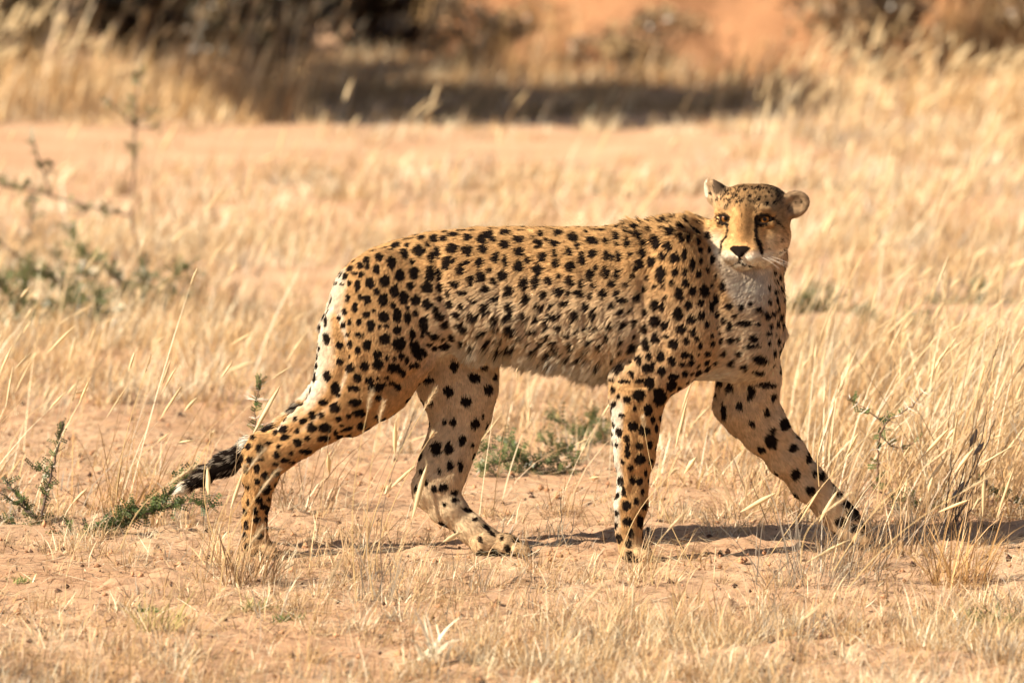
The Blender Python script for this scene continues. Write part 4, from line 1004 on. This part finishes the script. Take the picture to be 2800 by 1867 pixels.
grass_tuft(1330, 1580, 150, .06, .045, .0014, 'low wiry bunch on the sand under the belly', None, .9, .5, mix=.1)
grass_tuft(1130, 1590, 120, .05, .045, .0014, 'low wiry bunch in front of the hind paws', None, .9, .5, mix=.1)
grass_tuft(1530, 1440, 90, .04, .05, .0015, 'small bunch on bare sand between the middle legs', GOLD, .9, .5, mix=.1)
grass_tuft(2620, 1590, 120, .05, .13, .0026, 'stiff golden tuft at the right edge below the dark dry weed', GOLD, .5, .5, nst=6, sth=.24)
grass_tuft(2330, 1555, 120, .08, .15, .0022, 'loose straw tuft hiding the leading forepaw', None, .4, .5, nst=8, sth=.27, lean_dir=.1)
grass_tuft(2230, 1600, 100, .07, .14, .0020, 'straw tuft right of the near forepaw', None, .45, .5, nst=6, sth=.25)
grass_tuft(1770, 1600, 70, .05, .10, .0018, 'thin straw tuft in front of the near forepaw', None, .5, .5, nst=5, sth=.3)
grass_tuft(2470, 1520, 60, .05, .17, .0022, 'upright straw tuft between the leading forepaw and dark weed', None, .3, .4, nst=6, sth=.25)
grass_tuft(340, 1400, 60, .07, .16, .0026, 'straw tuft behind the trailing green twig', GOLD, .35, .5, nst=6, sth=.32)
grass_tuft(840, 1400, 60, .06, .16, .0024, 'straw tuft behind the trailing hind leg', GOLD, .35, .5, nst=4, sth=.3)
grass_tuft(420, 1720, 60, .04, .07, .0022, 'yellowish low tuft in the near sand at lower left', np.array([[.5, .42, .16], [.62, .5, .24]]), .6, .6)

def grass_stalk(p0, p1, Y, label, hl=.075, hr=.005, bend=.02, width=.0026, dark=False, group=None):
    """One stalk from foot to tip, with its seed head as a part."""
    a, t = P(*p0, Y), P(*p1, Y); n = 10
    s = np.linspace(0, 1, n); side = np.array([-(t - a)[2], 0, (t - a)[0]]); L = np.linalg.norm(t - a)
    pts_ = a + (t - a) * s[:, None] + side / L * (bend * np.sin(math.pi * s))[:, None]
    r = np.linspace(width, width * .45, n) / 2
    ck = np.array([.68, .50, .25]) if not dark else np.array([.20, .14, .10])
    v, q = tube(pts_, r, 5)
    b = Bag(); b.add(v, q, None, np.tile(ck, (len(v), 1)))
    o = b.build('grass_stalk'); put(o, a)
    tag(o, label, 'grass stalk', group)
    d = norm(pts_[-1] - pts_[-2]); hb = Bag(); hl = hl * .72
    heads(hb, (pts_[-1] - d * .01 - a)[None], d[None], np.array([hl]), np.array([hr * .30]), (np.array([[.70, .55, .35]]) * rng.uniform(.85, 1.15) if not dark else np.array([[.34, .26, .18]])), 120)
    hb.build('seed_head', parent=o)
    return o
def tube(p, r, m=6):
    p = np.asarray(p, float); n = len(p); r = np.broadcast_to(r, n)
    tg = norm(np.gradient(p, axis=0)); a = norm(np.cross(tg, np.array([.31, .92, .22]))); b_ = np.cross(tg, a)
    an = np.arange(m) * 2 * math.pi / m
    v = p[:, None] + (a[:, None] * np.cos(an)[None, :, None] + b_[:, None] * np.sin(an)[None, :, None]) * r[:, None, None]
    q = np.array([[i * m + j, i * m + (j + 1) % m, (i + 1) * m + (j + 1) % m, (i + 1) * m + j] for i in range(n - 1) for j in range(m)])
    return v.reshape(-1, 3), q
GS = 'single grass stalks near the cheetah'
for p0, p1, Y, lab, kw in [
 ((985, 1560), (1165, 1110), -.25, 'stalk with a pale head leaning across the far hind thigh', dict(hl=.075)),
 ((1010, 1600), (1180, 1190), -.3, 'bare thin stalk leaning across the far hind leg below the pale headed one', dict(hl=.02, hr=.002)),
 ((1045, 1590), (1098, 1220), -.9, 'grey brown headed stalk standing left of the far hind leg', dict(dark=True, hl=.12, hr=.006)),
 ((975, 1640), (1008, 1110), -1.2, 'blurred thick stalk in front of the near thigh', dict(hl=.06, hr=.006)),
 ((1020, 1640), (1040, 1140), -1.15, 'blurred fork tipped stalk beside the thick one at the thigh', dict(hl=.06, hr=.006)),
 ((575, 1540), (690, 1270), -1.3, 'blurred stalk with its head in front of the hock', dict(hl=.07, hr=.008)),
 ((600, 1620), (715, 1340), -1.5, 'blurred stalk with its head in front of the trailing shank', dict(hl=.09, hr=.007)),
 ((660, 1640), (690, 1480), -1.4, 'short blurred stalk in front of the trailing foot', dict(hl=.06, hr=.007)),
 ((330, 1500), (480, 1310), -1.2, 'blurred pale stalk crossing the white tail tip', dict(hl=.08, hr=.009)),
 ((585, 1470), (577, 1190), -.3, 'thin upright stalk crossing the black tail', dict(hl=.02, hr=.002)),
 ((635, 1580), (667, 1280), -.3, 'straight white stalk along the back of the trailing shank', dict(hl=.02, hr=.002)),
 ((1900, 1560), (1760, 1160), -.3, 'long fine stalk leaning left over the near foreleg', dict(hl=.03, hr=.002)),
 ((1690, 1540), (1840, 1290), -.4, 'fine stalk crossing the near foreleg low down', dict(hl=.02, hr=.0015)),
 ((1785, 1600), (1835, 1440), -1.2, 'pale feathery head in front of the near forepaw', dict(hl=.08, hr=.008)),
 ((1990, 1700), (2430, 1130), -.35, 'long slanting stalk across the leading foreleg', dict(hl=.09, hr=.004)),
 ((2190, 1540), (2270, 1390), -1.3, 'blurred grey stalk in front of the leading wrist', dict(hl=.09, hr=.007)),
 ((2240, 1330), (2290, 1080), -.2, 'upright stalk right of the leading foreleg', dict(hl=.06, hr=.004)),
 ((2430, 1440), (2560, 1180), -.2, 'bright headed stalk right of the leading forepaw', dict(hl=.10, hr=.006)),
 ((2280, 1560), (2550, 1260), -.9, 'thick slanting pale stalk beside the thorn seedling', dict(hl=.11, hr=.007)),
 ((2310, 1620), (2640, 1340), -1.2, 'blurred slanting stalk below the thick pale one', dict(hl=.10, hr=.007)),
 ((2500, 1500), (2790, 1010), .3, 'tall headed stalk leaning out of the right edge', dict(hl=.10, hr=.006)),
 ((2660, 1380), (2720, 970), .3, 'tall upright stalk near the right edge', dict(hl=.10, hr=.004)),
 ((1520, 1860), (1610, 1640), -1.9, 'blurred foreground stalk below the belly', dict(hl=.07, hr=.008)),
 ((2100, 1867), (2200, 1690), -2.0, 'blurred foreground stalk at lower right of centre', dict(hl=.08, hr=.009)),
 ((520, 1867), (600, 1700), -2.1, 'blurred foreground stalk in the lower left sand', dict(hl=.08, hr=.008)),
 ((850, 1860), (900, 1590), -1.9, 'tall blurred foreground stalk below the trailing paw', dict(hl=.08, hr=.008)),
 ((165, 1480), (200, 1090), .6, 'upright straw stalk at left beside the green shoot', dict(hl=.08, hr=.004)),
 ((310, 1500), (400, 1010), .5, 'slanting straw stalk at left beyond the trailing twig', dict(hl=.06, hr=.003)),
]:
    grass_stalk(p0, p1, Y, lab, group=GS, **kw)

# ------------------------------------------------------------------ thorny acacias
def leafy(bag, p, d, n, size, spread, cols):
    """Small feather leaves: rows of leaflets along short stalks round a point of the twig."""
    for _ in range(n):
        ax_ = norm(rng.standard_normal(3) + d * .4 + np.array([0, 0, .5])); L = spread * rng.uniform(.5, 1.2)
        sd = norm(np.cross(ax_, rng.standard_normal(3))); k = 5
        t = (np.arange(k) + .6) / k
        c = p + ax_ * (L * t)[:, None]
        vs = []
        for s in (-1, 1):
            o = c + sd * s * size * .9
            vs.append(np.stack([c, c * .5 + o * .5 + ax_ * size * .42, o, c * .5 + o * .5 - ax_ * size * .42], 1))
        vs = np.concatenate(vs).reshape(-1, 3)
        cl = cols[rng.integers(0, len(cols))] * rng.uniform(.7, 1.25)
        bag.add(vs, np.arange(len(vs)).reshape(-1, 4), None, np.tile(cl, (len(vs), 1)))
GREEN = np.array([[.085, .125, .035], [.11, .15, .05], [.065, .10, .03], [.15, .17, .06]])
DULL = np.array([[.13, .14, .06], [.10, .12, .05], [.19, .17, .08]])
def acacia(name, cat_, label, twigs, Y, mat=M_TWIG, leaves=0, size=.006, spread=.03, cols=GREEN, thorns=0, tl=.03, jit=.02, leaf_to=0, group=None):
    """Twigs are lines (points, thickness px); leaves per 10 cm; thorns per 10 cm."""
    base = P(*twigs[0][0][0], Y); rootm = None; lb, tb_ = Bag(), Bag(); vs, qs, nv = [], [], 0
    for pts_, th in twigs:
        w = np.array([P(x, y, Y) for x, y in pts_]); w[1:, 1] += np.cumsum(rng.standard_normal(len(w) - 1) * jit)
        s = np.linspace(0, len(w) - 1, (len(w) - 1) * 6 + 1)
        c = np.stack([np.interp(s, np.arange(len(w)), w[:, k]) for k in range(3)], -1)
        if len(c) > 8: c[2:-2] = (c[:-4] + c[1:-3] + c[2:-2] + c[3:-1] + c[4:]) / 5
        c[1:] += rng.standard_normal((len(c) - 1, 3)) * .0016
        px_m = (Y + 14) / FPX
        v, q = tube(c, np.linspace(th, th * .35, len(c)) * px_m / 2, 6); vs.append(v); qs.append(q + nv); nv += len(v)
        L = np.linalg.norm(np.diff(c, axis=0), axis=1).sum()
        for _ in range(int(L * 10 * leaves * 2.0) + 0):
            f = rng.uniform(leaf_to, 1); i = int(f * (len(c) - 2)); leafy(lb, c[i], norm(c[i + 1] - c[i]), 1, size * 1.15, spread * 1.1, cols)
        for _ in range(int(L * 10 * thorns)):
            i = rng.integers(1, len(c) - 1); d = norm(c[i + 1] - c[i - 1]); sd = norm(np.cross(d, rng.standard_normal(3)))
            for s_ in (-1, 1):
                e_ = c[i] + (sd * s_ + d * .25) * tl * rng.uniform(.6, 1.2)
                v, q = tube(np.array([c[i], (c[i] + e_) / 2, e_]), np.array([.0013, .0010, .0002]), 4); tb_.add(v, q, None, np.tile([.7, .6, .5], (len(v), 1)))
    o = new_mesh(name, np.concatenate(vs), np.concatenate(qs), mat=mat); put(o, base); tag(o, label, cat_, group)
    if lb.n:
        l = lb.build('leaves', M_LEAF, o); l.location = -base; l['kind'] = 'stuff'
    if tb_.n:
        t_ = tb_.build('thorns', M_THORN, o); t_.location = -base; t_['kind'] = 'stuff'
    return o
acacia('thorn_sapling', 'sapling', 'slender upright thorn sapling with a leafy top standing at far left', [
  ([(385, 715), (372, 660), (355, 600), (360, 520), (372, 430), (366, 340), (372, 260), (390, 170)], 11), ([(366, 345), (330, 310), (290, 260)], 7), ([(368, 340), (410, 310), (430, 275)], 7),
  ([(372, 350), (420, 350), (440, 330)], 6), ([(355, 590), (300, 575), (210, 560)], 7)], 10.4, M_TWIG, 2.4, .009, .05, DULL * 1.2, 1.2, .04, .02, .55)
acacia('fallen_thorn_branch', 'branch', 'dark fallen thorn branch arching over grass at the left edge', [
  ([(245, 890), (215, 830), (160, 770), (100, 735), (40, 690), (-60, 610)], 12), ([(150, 765), (230, 745), (240, 755)], 6), ([(95, 735), (60, 760), (-30, 770)], 6), ([(245, 880), (190, 800), (230, 740), (210, 670), (190, 610)], 9),
  ([(340, 850), (325, 770), (280, 720), (215, 690)], 12)], 7.6, M_TWIG, 6, .010, .06, np.concatenate([GREEN, DULL * 1.2]), 1.2, .045)
acacia('fallen_thorn_branch', 'branch', 'tangle of thin grey twigs in the grass under the thorn sapling', [
  ([(520, 870), (440, 830), (360, 800), (290, 740)], 10), ([(400, 815), (380, 750), (390, 700)], 7), ([(330, 900), (300, 840), (250, 800), (230, 700)], 9), ([(300, 840), (340, 790), (430, 760)], 7), ([(150, 900), (190, 850), (180, 760), (120, 660)], 8), ([(520, 870), (500, 800), (530, 740)], 7)], 7.9, M_TWIG, 4, .011, .06, DULL, 2.0, .05)
acacia('thorn_twig', 'branch', 'bare thin twig reaching from the left edge to the sapling', [
  ([(0, 505), (60, 515), (140, 535), (250, 565), (350, 590)], 8), ([(140, 535), (120, 470), (100, 420), (85, 370)], 8), ([(98, 540), (85, 600), (80, 660)], 8), ([(120, 480), (135, 470), (150, 440)], 8)], 9.2, M_TWIG, 2.6, .012, .05, DULL, 1.0, .04)
acacia('green_thorn_bush', 'bush', 'low green thorn bush in the grass at the left edge', [
  ([(60, 900), (40, 830), (0, 780), (-60, 740)], 12), ([(60, 900), (110, 850), (170, 830), (230, 835)], 10), ([(60, 900), (80, 850), (60, 790), (90, 720)], 10), ([(60, 900), (0, 880), (-80, 850)], 9), ([(60, 900), (150, 880), (260, 870), (330, 840)], 9), ([(150, 880), (210, 820), (300, 800)], 7)], 6.8, M_TWIG, 13, .010, .07, np.concatenate([GREEN, DULL, DULL * 1.3]), 1.2)
acacia('green_thorn_bush', 'bush', 'sparse thorn bush beside the fallen branch', [
  ([(400, 880), (420, 820), (470, 760), (530, 720)], 9), ([(400, 880), (360, 820), (330, 760)], 9), ([(400, 880), (480, 830), (540, 790)], 8), ([(400, 880), (410, 800), (400, 730)], 7)], 7.6, M_TWIG, 6.5, .013, .06, DULL, 1.6, .045)
acacia('acacia_shoot', 'shoot', 'dark stemmed acacia shoot at the left edge with small dark leaves', [
  ([(112, 1432), (85, 1405), (40, 1350), (0, 1310)], 11), ([(112, 1432), (118, 1380), (140, 1300), (160, 1220), (170, 1150)], 9), ([(95, 1410), (50, 1380), (0, 1345)], 9), ([(140, 1300), (110, 1280), (80, 1270)], 5), ([(112, 1434), (60, 1440), (0, 1420)], 9), ([(112, 1434), (150, 1455), (180, 1480)], 7)],   .55, M_DTWIG, 11, .0055, .03, GREEN * .8, 2.2, .022, .012)
acacia('trailing_acacia_twig', 'branch', 'leafy acacia twig trailing along the sand beneath the tail', [
  ([(235, 1478), (290, 1455), (340, 1435), (390, 1405), (440, 1370), (500, 1320), (540, 1280)], 9), ([(300, 1452), (340, 1400), (380, 1380)], 5), ([(390, 1405), (450, 1390), (530, 1375), (600, 1385)], 5)],   .42, M_DTWIG, 24, .0058, .032, GREEN * .85, .8, .02, .015)
acacia('acacia_seedling', 'seedling', 'thorny acacia seedling with long white thorns behind the hock', [
  ([(705, 1330), (700, 1270), (702, 1200), (698, 1130), (704, 1080), (710, 1025)], 6)], .8, M_TWIG, 7, .0055, .02, GREEN, 4.5, .034, .01)
acacia('thorn_seedling', 'seedling', 'pinkish thorny seedling with few leaves right of the leading foreleg', [
  ([(2400, 1350), (2398, 1260), (2402, 1190), (2420, 1140), (2480, 1112), (2530, 1060)], 7), ([(2410, 1150), (2350, 1105), (2310, 1082)], 4), ([(2402, 1190), (2450, 1230), (2520, 1200)], 5), ([(2400, 1340), (2470, 1370), (2560, 1370)], 6)], .9, M_TWIG, 3.2, .0065, .024, GREEN, 4.5, .028, .02)
acacia('creeping_thorn_bush', 'bush', 'low green thorn bush on the sand behind the far hind leg', [
  ([(1490, 1325), (1460, 1280), (1420, 1250), (1360, 1225), (1300, 1240)], 9), ([(1420, 1250), (1340, 1265), (1290, 1300)], 6), ([(1460, 1280), (1520, 1250), (1580, 1235)], 6), ([(1480, 1310), (1430, 1290), (1370, 1290)], 6), ([(1420, 1250), (1400, 1225), (1370, 1205)], 5), ([(1485, 1320), (1540, 1290), (1600, 1280)], 5)], 1.75, M_TWIG, 17, .0066, .04, np.concatenate([GREEN, DULL]), 1.4, .035, .06)
acacia('creeping_thorn_bush', 'bush', 'dull green thorn bush between the hind and front legs, farther back', [
  ([(1640, 1260), (1590, 1200), (1550, 1160), (1480, 1140)], 8), ([(1640, 1260), (1660, 1210), (1640, 1160)], 6), ([(1600, 1215), (1530, 1210), (1470, 1190)], 6), ([(1640, 1260), (1580, 1250), (1520, 1250)], 6), ([(1590, 1200), (1620, 1160), (1630, 1120)], 5)], 2.6, M_TWIG, 12, .0075, .05, np.concatenate([GREEN, DULL]), 1.4, .035, .06)
for k, (x, y, Y, lab) in enumerate([(2230, 900, 7.2, 'faint green bush in the grass just right of the cheetah chest'), (2640, 890, 7.5, 'faint green bush in the grass toward the right edge'), (2440, 960, 6.6, 'faint dark green bush between the two paler ones at right'), (2480, 430, 21.5, 'small green shrub on the far sand at right')]):
    sc = (Y + 14) / 14
    tw = [([(x, y), (x + dx * .5, y + dy * .6), (x + dx, y + dy)], 6) for dx, dy in rng.uniform((-150, -120), (150, -20), (7, 2)) * (1 if k < 3 else .35)]
    acacia('green_thorn_bush', 'bush', lab, tw, Y, M_TWIG, 9 if k < 3 else 2.4, .014, .08, DULL * 1.1, .2)
acacia('creeping_thorn_bush', 'bush', 'flat leafy sprig on the sand right of the leading forepaw', [
  ([(2400, 1400), (2480, 1385), (2560, 1375), (2600, 1360)], 6), ([(2400, 1400), (2450, 1360), (2510, 1350)], 5), ([(2800, 1380), (2740, 1360), (2690, 1320), (2680, 1295)], 6)], .9, M_DTWIG, 9, .006, .028, GREEN, 1.2, .02, .02)
acacia('acacia_shoot', 'shoot', 'low sprawling green shoot between the dark stemmed shoot and the trailing twig', [
  ([(200, 1490), (240, 1460), (270, 1440), (300, 1400)], 5), ([(200, 1490), (150, 1475), (80, 1480)], 5), ([(200, 1490), (190, 1440), (170, 1410)], 4)], .36, M_DTWIG, 14, .0055, .03, GREEN * .85, 1, .02, .012)
# dark dry weed at the right
wd_ = [([(2585, 1450), (2595, 1330), (2610, 1220), (2612, 1130)], 4), ([(2590, 1455), (2630, 1300), (2655, 1200)], 5), ([(2600, 1455), (2660, 1290), (2690, 1180), (2705, 1100)], 4), ([(2605, 1450), (2620, 1370), (2700, 1220), (2720, 1150)], 5), ([(2600, 1455), (2690, 1290), (2760, 1210)], 4),
       ([(2585, 1450), (2590, 1380), (2600, 1330), (2690, 1180)], 4), ([(2610, 1455), (2650, 1400), (2690, 1360), (2690, 1330)], 5), ([(2580, 1455), (2560, 1420), (2545, 1400)], 4), ([(2600, 1450), (2640, 1380), (2660, 1320)], 4)]
weed = acacia('dry_weed', 'weed', 'dark dry weed with thin stems and grey pods at right', wd_, .35, M_DTWIG, 0, thorns=0, jit=.015)
pb = Bag()
for x, y, dx, dy in ((2655, 1215, 14, -36), (2665, 1240, 22, -26), (2620, 1350, 14, -30), (2690, 1340, 8, -34), (2605, 1370, 10, -28), (2560, 1460, -20, -6)):
    a = P(x, y, .35); t = P(x + dx, y + dy, .35); d = t - a
    heads(pb, a[None], norm(d)[None], np.array([np.linalg.norm(d) * 1.2]), np.array([.0062]), np.array([[.20, .16, .135]]), 0)
pods = pb.build('pods', M_LEAF, weed); pods.location = -np.array(weed.location); pods['kind'] = 'stuff'
def leafy_plant(px, py, Y, n, h, label, cols, width=.006):
    g = P(px, py, Y); g[2] = ground_h(np.array(g[0]), np.array(g[1])); b = Bag()
    p = np.tile(g, (n, 1)); p[:, :2] += rng.standard_normal((n, 2)) * h * .55
    v, q, t, cc, _ = blades(p, h * rng.uniform(.5, 1.3, n), rng.uniform(0, 6.28, n), rng.uniform(.2, .9, n), rng.uniform(.2, 1.3, n), width * rng.uniform(.6, 1.4, n), 4, cols[rng.integers(0, len(cols), n)] * rng.uniform(.7, 1.3, (n, 1)))
    b.add(v, q, t, cc); o = b.build('green_weed', M_LEAF); put(o, g); return tag(o, label, 'weed')
OLIVE = np.array([[.20, .20, .07], [.15, .16, .05], [.32, .27, .12]])
leafy_plant(2740, 1650, -1.15, 90, .06, 'curly olive weed on the near sand at the right edge', OLIVE)
leafy_plant(2660, 1640, -1.1, 50, .05, 'small olive weed left of the curly one at the right edge', OLIVE)
leafy_plant(790, 1690, -1.2, 40, .03, 'tiny green weed in the near sand below the trailing paw', GREEN * 1.3, .004)
leafy_plant(700, 1660, -1.0, 50, .035, 'small yellow green weed beside the tiny green one', OLIVE * 1.2, .004)
leafy_plant(400, 1640, -1.0, 40, .022, 'flat green sprig on the sand at lower left', GREEN, .004)
leafy_plant(60, 1530, -.5, 40, .022, 'light green cushion weed on the sand at the left edge', OLIVE * 1.4, .004)

# ------------------------------------------------------------------ trees and bushes of the background
def bush(name, cat_, label, c, rx, ry, h, nleaf, cols, leaf=.06, nst=9, trunk_r=.03, base_gap=.1, tilt=0, group=None, mat=M_TRUNK, leafy_part='crown'):
    c = np.array(c, float); c[2] = ground_h(np.array(c[0]), np.array(c[1]))
    vs, qs, nv = [], [], 0; tips = []
    for k in range(nst):
        an = rng.uniform(0, 6.28); rr = math.sqrt(rng.random())
        e_ = c + np.array([math.cos(an) * rr * rx, math.sin(an) * rr * ry, h * rng.uniform(.6, 1.0)])
        s_ = c + np.array([math.cos(an) * rr * rx * .15, math.sin(an) * rr * ry * .15, -.05])
        m_ = s_ * .5 + e_ * .5 + rng.standard_normal(3) * .12 * h * np.array([1, 1, .3])
        t = np.linspace(0, 1, 8)[:, None]; cc = s_ * (1 - t) ** 2 + m_ * 2 * t * (1 - t) + e_ * t * t
        v, q = tube(cc, np.linspace(trunk_r, trunk_r * .25, 8), 6); vs.append(v); qs.append(q + nv); nv += len(v); tips.append(cc[3:])
    o = new_mesh(name, np.concatenate(vs), np.concatenate(qs), mat=mat); put(o, c); tag(o, label, cat_, group)
    tips = np.concatenate(tips); ncl_ = max(nleaf // 40, 8)
    cen = tips[rng.integers(0, len(tips), ncl_)] + rng.standard_normal((ncl_, 3)) * np.array([rx, ry, h * .5]) * .2
    cen[:, 2] = np.maximum(cen[:, 2], c[2] + base_gap)
    idx = rng.integers(0, ncl_, nleaf); p = cen[idx] + rng.standard_normal((nleaf, 3)) * np.array([rx, ry, h * .45]) * .14
    p[:, 2] = np.maximum(p[:, 2], c[2] + base_gap * .4)
    u_ = norm(rng.standard_normal((nleaf, 3))); w_ = norm(np.cross(u_, rng.standard_normal((nleaf, 3)))); s_ = leaf * rng.uniform(.5, 1.3, (nleaf, 1))
    vv = np.stack([p - u_ * s_, p + w_ * s_ * .45, p + u_ * s_, p - w_ * s_ * .45], 1).reshape(-1, 3)
    cl = cols[rng.integers(0, len(cols), ncl_)][idx] * rng.uniform(.65, 1.3, (nleaf, 1))
    b = Bag(); b.add(vv - c, np.arange(nleaf * 4).reshape(-1, 4), None, np.repeat(cl, 4, 0))
    l = b.build(leafy_part, M_LEAF, o); l['kind'] = 'stuff'
    return o
BROWN = np.array([[.14, .095, .055], [.20, .13, .07], [.10, .075, .05], [.24, .17, .09]])
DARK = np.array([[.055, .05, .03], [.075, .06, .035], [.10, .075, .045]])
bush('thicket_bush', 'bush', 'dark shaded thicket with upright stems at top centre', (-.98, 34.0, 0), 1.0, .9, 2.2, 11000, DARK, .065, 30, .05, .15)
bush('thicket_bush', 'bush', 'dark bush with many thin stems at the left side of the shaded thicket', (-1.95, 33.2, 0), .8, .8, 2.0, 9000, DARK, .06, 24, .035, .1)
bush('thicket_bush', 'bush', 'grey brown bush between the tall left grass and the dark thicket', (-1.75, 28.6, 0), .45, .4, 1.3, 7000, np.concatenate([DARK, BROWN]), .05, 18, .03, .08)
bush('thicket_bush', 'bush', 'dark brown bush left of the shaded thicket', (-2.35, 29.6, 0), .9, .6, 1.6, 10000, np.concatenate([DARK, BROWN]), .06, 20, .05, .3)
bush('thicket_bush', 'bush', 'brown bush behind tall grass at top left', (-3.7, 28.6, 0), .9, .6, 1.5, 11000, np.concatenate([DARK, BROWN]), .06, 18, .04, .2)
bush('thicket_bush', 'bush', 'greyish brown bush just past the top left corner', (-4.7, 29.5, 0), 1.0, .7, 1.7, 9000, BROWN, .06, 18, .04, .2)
bush('thicket_bush', 'bush', 'dull bush between the shaded thicket and the orange bank', (.25, 41.0, 0), .9, .9, 2.4, 5000, np.concatenate([DARK, BROWN]), .06, 16, .04, .2)
bush('bank_bush', 'bush', 'brown bush at the foot of the orange bank in the top right corner', (3.7, 30.2, 0), .9, .7, 1.6, 4500, BROWN * 2.4, .05, 18, .03, .1)
bush('bank_bush', 'bush', 'thin brown bush on the orange bank right of its bare part', (2.55, 28.9, 0), .7, .6, 1.1, 3200, BROWN * 1.7, .045, 16, .02, .1)
bush('bank_bush', 'bush', 'grey brown scrub at the left foot of the orange bank', (-.2, 30.6, 0), .5, .4, .55, 1200, BROWN * 1.6, .04, 10, .015, .05)
bush('bank_bush', 'bush', 'small brown bush low on the bare part of the bank', (1.0, 29.3, 0), .5, .4, .55, 900, BROWN * 1.7, .04, 10, .015, .05)
bush('shade_bush', 'bush', 'unseen low thorn bush added outside the lower left corner to shade the sand', (-1.42, -2.42, 0), .36, .26, .5, 1500, GREEN, .012, 14, .006, .06)  # out of view, added for the shade it throws into the corner
# spreading trees whose crowns stand above the picture and shade the strip of sand and the thicket
def spreading_tree(label, x, y, hgt, crowns, nleaf):
    g = np.array([x, y, ground_h(np.array(x), np.array(y))]); vs, qs, nv = [], [], 0
    for (cx, cy, cz, a, b_, c_) in crowns:
        e_ = np.array([cx, cy, cz]); t = np.linspace(0, 1, 9)[:, None]; m_ = np.array([x, y, hgt * .55])
        cc = (g - [0, 0, .1]) * (1 - t) ** 2 + m_ * 2 * t * (1 - t) + e_ * t * t
        v, q = tube(cc, np.linspace(.16, .05, 9), 8); vs.append(v); qs.append(q + nv); nv += len(v)
    o = new_mesh('acacia_tree', np.concatenate(vs), np.concatenate(qs), mat=M_TRUNK); put(o, g); tag(o, label, 'tree')
    b = Bag()
    for (cx, cy, cz, a, b_, c_) in crowns:
        k = nleaf // len(crowns); d = norm(rng.standard_normal((k, 3))) * (rng.random((k, 1)) ** .45)
        p = np.array([cx, cy, cz]) + d * np.array([a, b_, c_]); u_ = norm(rng.standard_normal((k, 3))); w_ = norm(np.cross(u_, rng.standard_normal((k, 3)))); s_ = rng.uniform(.07, .18, (k, 1))
        vv = np.stack([p - u_ * s_, p + w_ * s_ * .5, p + u_ * s_, p - w_ * s_ * .5], 1).reshape(-1, 3)
        b.add(vv - g, np.arange(k * 4).reshape(-1, 4), None, np.repeat(GREEN[rng.integers(0, 4, k)], 4, 0))
    l = b.build('crown', M_LEAF, o); l['kind'] = 'stuff'
    return o
def shade_from(x, y, z):                 # where a crown must stand to shade the ground at x, y
    k = z / sdir[2]; return x + sdir[0] * k, y + sdir[1] * k
zc = 4.3
cr_ = []
for gx_ in (-.85, -.1, .65, 1.25):
    x_, y_ = shade_from(gx_, 25.5, zc); cr_.append((x_, y_, zc, .75, 3.1 if gx_ < 1 else 2.6, .45))
spreading_tree('spreading acacia outside the frame shading the strip of sand', cr_[1][0] - 1.2, cr_[1][1] + .3, zc, cr_, 46000)
cr_ = []
for gx_, gy_, z_ in ((-1.6, 33.6, 4.6), (-.6, 33.8, 4.4), (-2.6, 35.2, 4.6), (-3.6, 36, 4.4)):
    x_, y_ = shade_from(gx_, gy_, z_ - .8); cr_.append((x_, y_, z_, 1.0, 1.3, .6))
spreading_tree('second spreading acacia outside the frame shading the thicket', cr_[2][0] - .5, cr_[2][1], 4.5, cr_, 14000)
